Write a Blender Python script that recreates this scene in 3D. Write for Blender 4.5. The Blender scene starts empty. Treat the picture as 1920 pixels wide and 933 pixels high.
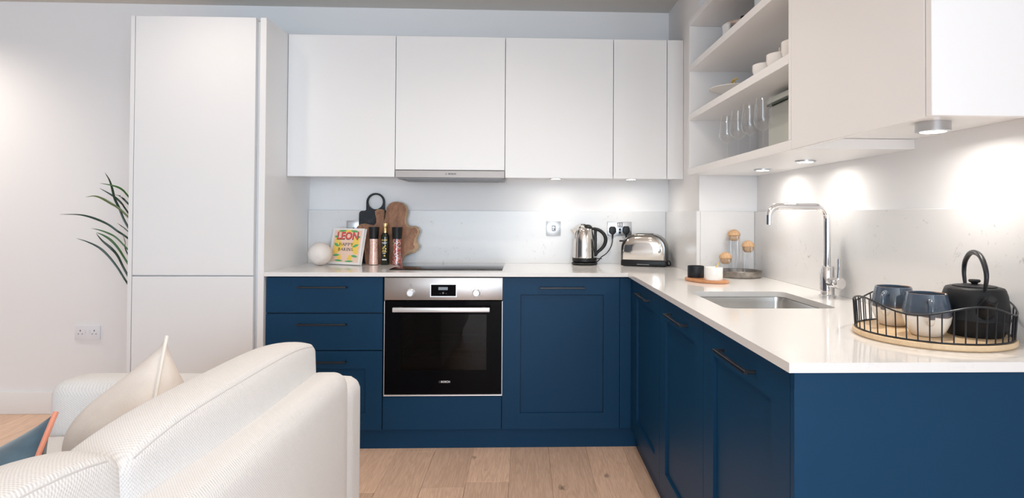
import bpy, bmesh, math, random
from mathutils import Vector, Matrix

random.seed(7)
R = math.radians
S = bpy.context.scene
COL = S.collection

# ------------------------------------------------------------------ camera
cam_data = bpy.data.cameras.new('camera')
cam = bpy.data.objects.new('camera', cam_data)
COL.objects.link(cam)
RIGHT = Vector((0.99935929, -0.03538835, 0.00535506))
UP = Vector((-0.00582728, -0.01325435, 0.99989518))
FWD = Vector((0.03531366, 0.99928574, 0.01345207))
M = Matrix.Identity(4)
for i, v in enumerate((RIGHT, UP, -FWD)):
    for j in range(3):
        M[j][i] = v[j]
M.translation = Vector((0.0, -3.631853, 1.183051))
cam.matrix_world = M
cam_data.sensor_width = 36
cam_data.lens = 20.930095
cam_data.shift_x = -0.03288
cam_data.shift_y = -0.040643
cam_data.clip_start = 0.02
S.camera = cam

# ------------------------------------------------------------------ world, exposure
world = bpy.data.worlds.new('world')
S.world = world
world.use_nodes = True
bg = world.node_tree.nodes['Background']
bg.inputs['Color'].default_value = (0.80, 0.90, 1.0, 1)
bg.inputs['Strength'].default_value = 1.2
S.view_settings.view_transform = 'Standard'
S.view_settings.look = 'None'
S.view_settings.exposure = 0.17
S.view_settings.gamma = 1.0
S.view_settings.use_curve_mapping = False
S.cycles.use_denoising = True
S.cycles.max_bounces = 10
S.cycles.diffuse_bounces = 5
S.cycles.glossy_bounces = 4
S.cycles.transparent_max_bounces = 12
S.cycles.caustics_reflective = False
S.cycles.caustics_refractive = False
S.cycles.sample_clamp_indirect = 6.0


def area(name, loc, aim, sx, sy, power, color, spread=180, shape='RECTANGLE'):
    d = bpy.data.lights.new(name, 'AREA')
    d.shape = shape
    d.size = sx
    if shape in ('RECTANGLE', 'ELLIPSE'):
        d.size_y = sy
    d.energy = power
    d.color = color
    d.spread = R(spread)
    o = bpy.data.objects.new(name, d)
    COL.objects.link(o)
    o.location = loc
    o.rotation_euler = (Vector(aim) - Vector(loc)).to_track_quat('-Z', 'Y').to_euler()
    return o


# daylight: the glazed balcony doors behind the camera and the window in the right wall beyond the kitchen
DAY = (0.71, 0.86, 1.0)
area('daylight_front', (-.70, -8.98, 1.22), (-.70, 0, 1.22), 3.4, 2.2, 146, DAY)
area('daylight_right', (1.16, -6.0, 1.35), (0, -6.0, 1.35), 2.8, 1.8, 125, DAY)

# ------------------------------------------------------------------ room constants (metres)
ZC = 0.8922        # worktop top
ZB = 0.8722        # worktop underside
YD = -0.5966       # base door fronts, back run
YW = -0.6167       # worktop front, back run
XD = 0.5472        # base door fronts, right run
XW = 0.528         # worktop front, right run
XR = 1.1788        # right wall
XP = 0.8827        # pillar left face
YP = -0.6505       # pillar front face
YU = -0.3487       # wall cabinet fronts
XU = 0.8203        # right wall cabinet fronts
ZU, ZT = 1.389, 2.164
YE = -2.4611       # near end of the right run
ZCE = 2.435
XT0, XT1, YT = -1.9578, -1.2951, -0.618
ROOM_L, ROOM_F = -6.0, -9.0
ZSP = 1.208

# ------------------------------------------------------------------ materials


def new_mat(name):
    m = bpy.data.materials.new(name)
    m.use_nodes = True
    nt = m.node_tree
    return m, nt.nodes, nt.links, nt.nodes['Principled BSDF']


def mat(name, col, rough=0.5, metal=0.0, spec=0.5, bump=None, var=None, coat=0.0, sheen=0.0, emit=None, emit_s=1.0):
    m, n, l, b = new_mat(name)
    b.inputs['Base Color'].default_value = (*col, 1)
    b.inputs['Roughness'].default_value = rough
    b.inputs['Metallic'].default_value = metal
    b.inputs['Specular IOR Level'].default_value = spec
    b.inputs['Coat Weight'].default_value = coat
    b.inputs['Sheen Weight'].default_value = sheen
    tc = n.new('ShaderNodeTexCoord')
    if var:                                # (scale, second colour, low, high)
        t = n.new('ShaderNodeTexNoise')
        t.inputs['Scale'].default_value = var[0]
        t.inputs['Detail'].default_value = 6
        l.new(tc.outputs['Object'], t.inputs['Vector'])
        rp = n.new('ShaderNodeValToRGB')
        rp.color_ramp.elements[0].position = var[2]
        rp.color_ramp.elements[1].position = var[3]
        rp.color_ramp.elements[0].color = (*col, 1)
        rp.color_ramp.elements[1].color = (*var[1], 1)
        l.new(t.outputs['Fac'], rp.inputs['Fac'])
        l.new(rp.outputs['Color'], b.inputs['Base Color'])
    if bump:                               # (scale, strength)
        t = n.new('ShaderNodeTexNoise')
        t.inputs['Scale'].default_value = bump[0]
        t.inputs['Detail'].default_value = 4
        l.new(tc.outputs['Object'], t.inputs['Vector'])
        bp = n.new('ShaderNodeBump')
        bp.inputs['Strength'].default_value = bump[1]
        bp.inputs['Distance'].default_value = 0.002
        l.new(t.outputs['Fac'], bp.inputs['Height'])
        l.new(bp.outputs['Normal'], b.inputs['Normal'])
    if emit:
        b.inputs['Emission Color'].default_value = (*emit, 1)
        b.inputs['Emission Strength'].default_value = emit_s
    return m


def quartz(name, base, speck, amount, rough):
    m, n, l, b = new_mat(name)
    b.inputs['Roughness'].default_value = rough
    tc = n.new('ShaderNodeTexCoord')
    big = n.new('ShaderNodeTexNoise')
    big.inputs['Scale'].default_value = 5
    big.inputs['Detail'].default_value = 5
    big.inputs['Distortion'].default_value = 1.5
    l.new(tc.outputs['Object'], big.inputs['Vector'])
    fine = n.new('ShaderNodeTexNoise')
    fine.inputs['Scale'].default_value = 42
    fine.inputs['Detail'].default_value = 6
    fine.inputs['Roughness'].default_value = 0.65
    fine.inputs['Distortion'].default_value = 0.8
    l.new(tc.outputs['Object'], fine.inputs['Vector'])
    r1 = n.new('ShaderNodeValToRGB')
    r1.color_ramp.elements[0].position = 0.60
    r1.color_ramp.elements[1].position = 0.72
    l.new(fine.outputs['Fac'], r1.inputs['Fac'])
    r2 = n.new('ShaderNodeValToRGB')
    r2.color_ramp.elements[0].position = 0.45
    r2.color_ramp.elements[1].position = 0.62
    l.new(big.outputs['Fac'], r2.inputs['Fac'])
    mu = n.new('ShaderNodeMath')
    mu.operation = 'MULTIPLY'
    l.new(r1.outputs['Color'], mu.inputs[0])
    l.new(r2.outputs['Color'], mu.inputs[1])
    mu2 = n.new('ShaderNodeMath')
    mu2.operation = 'MULTIPLY'
    mu2.inputs[1].default_value = amount
    l.new(mu.outputs[0], mu2.inputs[0])
    mx = n.new('ShaderNodeMix')
    mx.data_type = 'RGBA'
    mx.inputs['A'].default_value = (*base, 1)
    mx.inputs['B'].default_value = (*speck, 1)
    l.new(mu2.outputs[0], mx.inputs['Factor'])
    l.new(mx.outputs['Result'], b.inputs['Base Color'])
    return m


def wood(name, c1, c2, scale, stretch, rough=0.5, rings=8.0, random_shift=False, knots=None, bump=0.15):
    m, n, l, b = new_mat(name)
    b.inputs['Roughness'].default_value = rough
    tc = n.new('ShaderNodeTexCoord')
    vec = tc.outputs['Object']
    if random_shift:
        oi = n.new('ShaderNodeObjectInfo')
        sh = n.new('ShaderNodeVectorMath')
        sh.operation = 'MULTIPLY_ADD'
        sh.inputs[1].default_value = (17.0, 31.0, 9.0)
        l.new(oi.outputs['Random'], sh.inputs[0])
        l.new(vec, sh.inputs[2])
        vec = sh.outputs['Vector']
    mp = n.new('ShaderNodeMapping')
    mp.inputs['Scale'].default_value = stretch
    l.new(vec, mp.inputs['Vector'])
    ns = n.new('ShaderNodeTexNoise')
    ns.inputs['Scale'].default_value = scale
    ns.inputs['Detail'].default_value = 3
    ns.inputs['Distortion'].default_value = 0.4
    l.new(mp.outputs['Vector'], ns.inputs['Vector'])
    mu = n.new('ShaderNodeMath')
    mu.operation = 'MULTIPLY'
    mu.inputs[1].default_value = rings
    l.new(ns.outputs['Fac'], mu.inputs[0])
    fr = n.new('ShaderNodeMath')
    fr.operation = 'PINGPONG'
    fr.inputs[1].default_value = 0.5
    l.new(mu.outputs[0], fr.inputs[0])
    fib = n.new('ShaderNodeTexNoise')
    fib.inputs['Scale'].default_value = scale * 14
    fib.inputs['Detail'].default_value = 5
    l.new(mp.outputs['Vector'], fib.inputs['Vector'])
    ad = n.new('ShaderNodeMath')
    ad.operation = 'MULTIPLY_ADD'
    ad.inputs[1].default_value = 0.7
    l.new(fr.outputs[0], ad.inputs[0])
    ml = n.new('ShaderNodeMath')
    ml.operation = 'MULTIPLY'
    ml.inputs[1].default_value = 0.75
    l.new(fib.outputs['Fac'], ml.inputs[0])
    l.new(ml.outputs[0], ad.inputs[2])
    rp = n.new('ShaderNodeValToRGB')
    rp.color_ramp.elements[0].position = 0.2
    rp.color_ramp.elements[1].position = 0.9
    rp.color_ramp.elements[0].color = (*c2, 1)
    rp.color_ramp.elements[1].color = (*c1, 1)
    l.new(ad.outputs[0], rp.inputs['Fac'])
    out = rp.outputs['Color']
    if random_shift:                       # each plank its own tone
        hs = n.new('ShaderNodeHueSaturation')
        mr = n.new('ShaderNodeMapRange')
        mr.inputs['To Min'].default_value = 0.86
        mr.inputs['To Max'].default_value = 1.12
        l.new(oi.outputs['Random'], mr.inputs['Value'])
        l.new(mr.outputs['Result'], hs.inputs['Value'])
        l.new(out, hs.inputs['Color'])
        out = hs.outputs['Color']
    if knots:
        mk = n.new('ShaderNodeMapping')
        mk.inputs['Scale'].default_value = (5.0, 2.6, 5.0)
        l.new(vec, mk.inputs['Vector'])
        dn = n.new('ShaderNodeTexNoise')
        dn.inputs['Scale'].default_value = 9
        l.new(mk.outputs['Vector'], dn.inputs['Vector'])
        dm = n.new('ShaderNodeMix')
        dm.data_type = 'VECTOR'
        dm.inputs['Factor'].default_value = 0.14
        l.new(mk.outputs['Vector'], dm.inputs['A'])
        l.new(dn.outputs['Color'], dm.inputs['B'])
        vo = n.new('ShaderNodeTexVoronoi')
        vo.inputs['Scale'].default_value = 1.7
        vo.inputs['Randomness'].default_value = 1.0
        l.new(dm.outputs['Result'], vo.inputs['Vector'])
        kr = n.new('ShaderNodeValToRGB')
        kr.color_ramp.elements[0].position = 0.03
        kr.color_ramp.elements[1].position = 0.12
        kr.color_ramp.elements[0].color = (1, 1, 1, 1)
        kr.color_ramp.elements[1].color = (0, 0, 0, 1)
        l.new(vo.outputs['Distance'], kr.inputs['Fac'])
        km = n.new('ShaderNodeMath')
        km.operation = 'MULTIPLY'
        km.inputs[1].default_value = 0.75
        l.new(kr.outputs['Color'], km.inputs[0])
        mx = n.new('ShaderNodeMix')
        mx.data_type = 'RGBA'
        mx.inputs['B'].default_value = (*knots, 1)
        l.new(km.outputs[0], mx.inputs['Factor'])
        l.new(out, mx.inputs['A'])
        out = mx.outputs['Result']
    l.new(out, b.inputs['Base Color'])
    bp = n.new('ShaderNodeBump')
    bp.inputs['Strength'].default_value = bump
    bp.inputs['Distance'].default_value = 0.001
    l.new(fib.outputs['Fac'], bp.inputs['Height'])
    l.new(bp.outputs['Normal'], b.inputs['Normal'])
    return m


def weave(name, c1, c2, pitch, strength, rough=0.95):
    """woven cloth: rows of small dimples, in the sheet that runs along y and up"""
    m, n, l, b = new_mat(name)
    b.inputs['Roughness'].default_value = rough
    b.inputs['Specular IOR Level'].default_value = 0.15
    b.inputs['Sheen Weight'].default_value = 0.15
    tc = n.new('ShaderNodeTexCoord')
    sp = n.new('ShaderNodeSeparateXYZ')
    l.new(tc.outputs['Object'], sp.inputs[0])
    k = 2 * math.pi / pitch

    def math_node(op, a, bb=None, c=None):
        q = n.new('ShaderNodeMath')
        q.operation = op
        for i, v in enumerate((a, bb, c)):
            if v is None:
                continue
            if isinstance(v, (int, float)):
                q.inputs[i].default_value = v
            else:
                l.new(v, q.inputs[i])
        return q.outputs[0]
    v = math_node('ADD', sp.outputs['X'], sp.outputs['Z'])
    u = math_node('ADD', sp.outputs['Y'], math_node('MULTIPLY', sp.outputs['X'], 0.35))
    s1 = math_node('SINE', math_node('MULTIPLY', u, k))
    s2 = math_node('SINE', math_node('MULTIPLY', v, k))
    h = math_node('MULTIPLY', s1, s2)
    nz = n.new('ShaderNodeTexNoise')
    nz.inputs['Scale'].default_value = 260
    nz.inputs['Detail'].default_value = 3
    l.new(tc.outputs['Object'], nz.inputs['Vector'])
    hh = math_node('MULTIPLY_ADD', nz.outputs['Fac'], 1.2, h)
    bp = n.new('ShaderNodeBump')
    bp.inputs['Strength'].default_value = strength
    bp.inputs['Distance'].default_value = 0.0015
    l.new(hh, bp.inputs['Height'])
    l.new(bp.outputs['Normal'], b.inputs['Normal'])
    rp = n.new('ShaderNodeValToRGB')
    rp.color_ramp.elements[0].position = 0.0
    rp.color_ramp.elements[1].position = 0.75
    rp.color_ramp.elements[0].color = (*c2, 1)
    rp.color_ramp.elements[1].color = (*c1, 1)
    l.new(math_node('MULTIPLY_ADD', hh, 0.4, 0.3), rp.inputs['Fac'])
    l.new(rp.outputs['Color'], b.inputs['Base Color'])
    return m


def thin_glass(name, tint=(1, 1, 1), gloss=1.0, blend=0.25, rough=0.01):
    m = bpy.data.materials.new(name)
    m.use_nodes = True
    n, l = m.node_tree.nodes, m.node_tree.links
    n.clear()
    out = n.new('ShaderNodeOutputMaterial')
    tr = n.new('ShaderNodeBsdfTransparent')
    tr.inputs['Color'].default_value = (*tint, 1)
    gl = n.new('ShaderNodeBsdfGlossy')
    gl.inputs['Roughness'].default_value = rough
    gl.inputs['Color'].default_value = (gloss, gloss, gloss, 1)
    lw = n.new('ShaderNodeLayerWeight')
    lw.inputs['Blend'].default_value = 0.5
    pw_ = n.new('ShaderNodeMath')
    pw_.operation = 'POWER'
    pw_.inputs[1].default_value = 3.0
    l.new(lw.outputs['Facing'], pw_.inputs[0])
    ma = n.new('ShaderNodeMath')
    ma.operation = 'MULTIPLY_ADD'
    ma.inputs[1].default_value = blend * 2.2
    ma.inputs[2].default_value = 0.035
    l.new(pw_.outputs[0], ma.inputs[0])
    mx = n.new('ShaderNodeMixShader')
    l.new(ma.outputs[0], mx.inputs[0])
    l.new(tr.outputs[0], mx.inputs[1])
    l.new(gl.outputs[0], mx.inputs[2])
    l.new(mx.outputs[0], out.inputs[0])
    return m


def specks(name, cols, scale, rough=0.4, coat=0.0):
    """granules of several colours"""
    m, n, l, b = new_mat(name)
    b.inputs['Roughness'].default_value = rough
    b.inputs['Coat Weight'].default_value = coat
    tc = n.new('ShaderNodeTexCoord')
    vo = n.new('ShaderNodeTexVoronoi')
    vo.inputs['Scale'].default_value = scale
    l.new(tc.outputs['Object'], vo.inputs['Vector'])
    sp = n.new('ShaderNodeSeparateColor')
    l.new(vo.outputs['Color'], sp.inputs[0])
    rp = n.new('ShaderNodeValToRGB')
    rp.color_ramp.interpolation = 'CONSTANT'
    e = rp.color_ramp.elements
    while len(e) < len(cols):
        e.new(0.5)
    for i, c in enumerate(cols):
        e[i].position = i / len(cols)
        e[i].color = (*c, 1)
    l.new(sp.outputs[0], rp.inputs['Fac'])
    l.new(rp.outputs['Color'], b.inputs['Base Color'])
    return m


def brushed(name, col, rough, stretch):
    m, n, l, b = new_mat(name)
    b.inputs['Metallic'].default_value = 1.0
    b.inputs['Base Color'].default_value = (*col, 1)
    tc = n.new('ShaderNodeTexCoord')
    mp = n.new('ShaderNodeMapping')
    mp.inputs['Scale'].default_value = stretch
    l.new(tc.outputs['Object'], mp.inputs['Vector'])
    t = n.new('ShaderNodeTexNoise')
    t.inputs['Scale'].default_value = 60
    l.new(mp.outputs['Vector'], t.inputs['Vector'])
    mr = n.new('ShaderNodeMapRange')
    mr.inputs['To Min'].default_value = rough * 0.8
    mr.inputs['To Max'].default_value = rough * 1.25
    l.new(t.outputs['Fac'], mr.inputs['Value'])
    l.new(mr.outputs['Result'], b.inputs['Roughness'])
    return m


WALL = mat('wall_paint', (0.85, 0.85, 0.86), 0.9, spec=0.2, bump=(400, 0.05))
CEIL = mat('ceiling_paint', (0.70, 0.68, 0.65), 0.95, spec=0.1, bump=(300, 0.05))
SKIRT = mat('skirting_paint', (0.84, 0.84, 0.84), 0.45)
WHITE = mat('white_lacquer', (0.86, 0.86, 0.865), 0.30, spec=0.4)
NAVY = mat('navy_lacquer', (0.0060, 0.044, 0.104), 0.42, spec=0.16, bump=(900, 0.03))
NAVY_EDGE = mat('navy_board', (0.005, 0.024, 0.05), 0.5)
COUNTER = quartz('pale_quartz', (0.83, 0.815, 0.80), (0.62, 0.60, 0.58), 0.35, 0.10)
SPLASH = quartz('speckled_quartz', (0.76, 0.757, 0.76), (0.34, 0.325, 0.32), 0.75, 0.24)
STEEL = brushed('brushed_steel', (0.50, 0.46, 0.44), 0.36, (1, 40, 40))
SINKM = brushed('sink_steel', (0.70, 0.69, 0.67), 0.24, (1, 30, 1))
CHROME = mat('chrome', (0.86, 0.86, 0.87), 0.05, 1.0)
POLISH = mat('polished_steel', (0.80, 0.77, 0.73), 0.10, 1.0)
SATIN = brushed('satin_steel', (0.58, 0.60, 0.63), 0.30, (30, 1, 1))
HOODF = brushed('hood_front_steel', (0.40, 0.365, 0.345), 0.52, (1, 40, 40))
HOODM = mat('grey_hood_steel', (0.30, 0.30, 0.31), 0.5, 0.6)
ALU = mat('silver_handle', (0.82, 0.82, 0.84), 0.35, 0.6)
BLACKM = mat('black_handle', (0.008, 0.010, 0.015), 0.38, spec=0.5)
BLACKP = mat('black_plastic', (0.007, 0.0075, 0.009), 0.40, spec=0.35)
OVENG = mat('black_oven_glass', (0.004, 0.004, 0.005), 0.05, spec=0.05)
HOBG = mat('black_hob_glass', (0.008, 0.008, 0.010), 0.05, spec=0.35)
CAVITY = mat('dark_enamel', (0.020, 0.019, 0.019), 0.35)
RACK = mat('oven_rack_wire', (0.55, 0.52, 0.50), 0.25, 1.0)
OVENWIN = thin_glass('tinted_oven_window', (0.36, 0.35, 0.35), 0.45, 0.22)
GLASS = thin_glass('clear_glass', (0.99, 0.992, 0.992), 1.0, 0.16)
PANE = thin_glass('window_glass', (0.96, 0.98, 0.98), 0.9, 0.12)
FLUTED = thin_glass('fluted_glass', (0.985, 0.987, 0.99), 1.0, 0.20)
OAK = wood('oak_plank', (0.90, 0.645, 0.485), (0.64, 0.415, 0.290), 3.2, (8.0, 0.5, 1), 0.42, 9.0, True, (0.13, 0.075, 0.045))
SUBFLOOR = mat('subfloor', (0.20, 0.14, 0.10), 0.9)
ACACIA = wood('acacia_board', (0.42, 0.190, 0.090), (0.17, 0.066, 0.028), 6, (1.2, 1, 0.6), 0.45, 10, bump=0.1)
SAP = wood('pale_live_edge', (0.62, 0.43, 0.28), (0.48, 0.31, 0.18), 14, (1, 1, 0.6), 0.5, 5)
BEECH = wood('pale_bamboo', (0.76, 0.57, 0.36), (0.64, 0.45, 0.27), 5, (1, 12, 1), 0.45, 3)
REDWOOD = wood('orange_wood', (0.60, 0.29, 0.14), (0.48, 0.21, 0.09), 8, (1, 6, 1), 0.4, 4)
CORK = mat('cork', (0.60, 0.385, 0.22), 0.9, var=(120, (0.46, 0.27, 0.14), 0.45, 0.7), bump=(200, 0.3))
SOFA = weave('cream_weave', (0.86, 0.845, 0.84), (0.66, 0.645, 0.635), 0.0066, 0.25)
SEAM = mat('cream_seam', (0.66, 0.64, 0.63), 0.9)
LINEN = mat('beige_linen', (0.74, 0.655, 0.585), 0.95, spec=0.1, sheen=0.15, var=(9, (0.82, 0.745, 0.685), 0.4, 0.65), bump=(420, 0.45))
LINENP = mat('linen_piping', (0.82, 0.76, 0.69), 0.9, bump=(300, 0.3))
VELVET = mat('blue_velvet', (0.030, 0.060, 0.090), 0.75, spec=0.2, sheen=0.4, var=(11, (0.10, 0.16, 0.20), 0.40, 0.72), bump=(25, 0.6))
CORAL = mat('coral_piping', (0.72, 0.28, 0.18), 0.85, bump=(300, 0.3))
WPLASTIC = mat('white_plastic', (0.80, 0.81, 0.86), 0.35)
DARKHOLE = mat('dark_hole', (0.01, 0.01, 0.012), 0.8)
MARBLE = mat('cream_stone', (0.80, 0.74, 0.70), 0.55, var=(16, (0.68, 0.58, 0.53), 0.5, 0.75), bump=(60, 0.15))
SLATE = mat('black_slate', (0.008, 0.010, 0.015), 0.5, spec=0.35, var=(30, (0.022, 0.026, 0.034), 0.5, 0.7))
PAPER = mat('book_pages', (0.84, 0.82, 0.80), 0.8)
PINKC = mat('pale_pink_cover', (0.86, 0.62, 0.50), 0.35)
YELLOWC = mat('yellow_print', (0.90, 0.62, 0.13), 0.35)
GREENC = mat('green_print', (0.10, 0.42, 0.17), 0.35)
REDC = mat('coral_red_print', (0.80, 0.11, 0.10), 0.35)
INK = mat('dark_ink', (0.02, 0.02, 0.03), 0.4)
GREYINK = mat('grey_print', (0.18, 0.18, 0.19), 0.5)
WHITEINK = mat('white_print', (0.85, 0.85, 0.86), 0.4)
SALT = specks('pink_salt', [(0.86, 0.50, 0.40), (0.90, 0.62, 0.52), (0.80, 0.40, 0.30), (0.92, 0.70, 0.62)], 260, 0.25, 0.5)
PEPPER = specks('mixed_peppercorns', [(0.55, 0.07, 0.06), (0.70, 0.20, 0.16), (0.06, 0.05, 0.045), (0.72, 0.60, 0.50), (0.40, 0.04, 0.05)], 190, 0.2, 0.6)
OILB = mat('dark_green_bottle', (0.010, 0.014, 0.010), 0.08, spec=0.6)
GOLD = mat('gold_foil', (0.80, 0.58, 0.28), 0.3, 1.0)
GOLDP = mat('gold_print', (0.62, 0.44, 0.12), 0.4, 0.3)
IRON = mat('cast_iron', (0.007, 0.008, 0.010), 0.48, spec=0.32, bump=(500, 0.22))
CREAMG = mat('cream_glaze', (0.84, 0.80, 0.74), 0.16, coat=0.6, bump=(20, 0.05))
PORC = mat('white_porcelain', (0.84, 0.82, 0.80), 0.25)
AGED = mat('aged_silver', (0.22, 0.195, 0.175), 0.38, 0.85, var=(30, (0.40, 0.37, 0.335), 0.4, 0.7), bump=(120, 0.4))
BIN = mat('sage_enamel', (0.55, 0.57, 0.52), 0.4)
BINLID = mat('pale_sage_lid', (0.66, 0.71, 0.66), 0.3)
BINSEAL = mat('dark_green_seal', (0.10, 0.14, 0.11), 0.5)
LEAF = [mat('leaf_green', (0.035, 0.13, 0.022), 0.35), mat('leaf_dark', (0.014, 0.045, 0.028), 0.35),
        mat('leaf_olive', (0.10, 0.14, 0.028), 0.35)]
BARK = mat('plant_cane', (0.28, 0.20, 0.12), 0.9, bump=(80, 0.6))
POT = mat('grey_pot', (0.42, 0.42, 0.42), 0.6)
SOIL = mat('potting_soil', (0.03, 0.022, 0.016), 0.95)
LENS = mat('lit_lens', (1, 1, 1), 0.4, emit=(1.0, 0.93, 0.84), emit_s=14)
LENSC = mat('lit_downlight', (1, 1, 1), 0.4, emit=(1.0, 0.86, 0.70), emit_s=14)
DISPLAY = mat('lit_display', (0.05, 0.06, 0.07), 0.2, emit=(0.45, 0.52, 0.60), emit_s=0.35)


def mug_glaze():
    m, n, l, b = new_mat('two_tone_glaze')
    b.inputs['Roughness'].default_value = 0.12
    b.inputs['Coat Weight'].default_value = 0.6
    tc = n.new('ShaderNodeTexCoord')
    sp = n.new('ShaderNodeSeparateXYZ')
    l.new(tc.outputs['Object'], sp.inputs[0])
    nz = n.new('ShaderNodeTexNoise')
    nz.inputs['Scale'].default_value = 26
    l.new(tc.outputs['Object'], nz.inputs['Vector'])
    ad = n.new('ShaderNodeMath')
    ad.operation = 'MULTIPLY_ADD'
    ad.inputs[1].default_value = 0.009
    l.new(nz.outputs['Fac'], ad.inputs[0])
    l.new(sp.outputs['Z'], ad.inputs[2])
    rp = n.new('ShaderNodeValToRGB')
    e = rp.color_ramp.elements
    e[0].position, e[0].color = 0.0, (0.84, 0.79, 0.72, 1)
    e[1].position, e[1].color = 1.0, (0.24, 0.10, 0.04, 1)
    for p, c in ((0.49, (0.84, 0.79, 0.72)), (0.505, (0.13, 0.10, 0.10)), (0.56, (0.085, 0.088, 0.105)), (0.62, (0.070, 0.095, 0.128)),
                 (0.978, (0.06, 0.09, 0.135)), (0.990, (0.24, 0.12, 0.06))):
        q = e.new(p)
        q.color = (*c, 1)
    mr = n.new('ShaderNodeMapRange')
    mr.inputs['From Max'].default_value = 0.105
    l.new(ad.outputs[0], mr.inputs['Value'])
    l.new(mr.outputs['Result'], rp.inputs['Fac'])
    l.new(rp.outputs['Color'], b.inputs['Base Color'])
    return m


MUGG = mug_glaze()

# ------------------------------------------------------------------ mesh helpers


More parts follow.
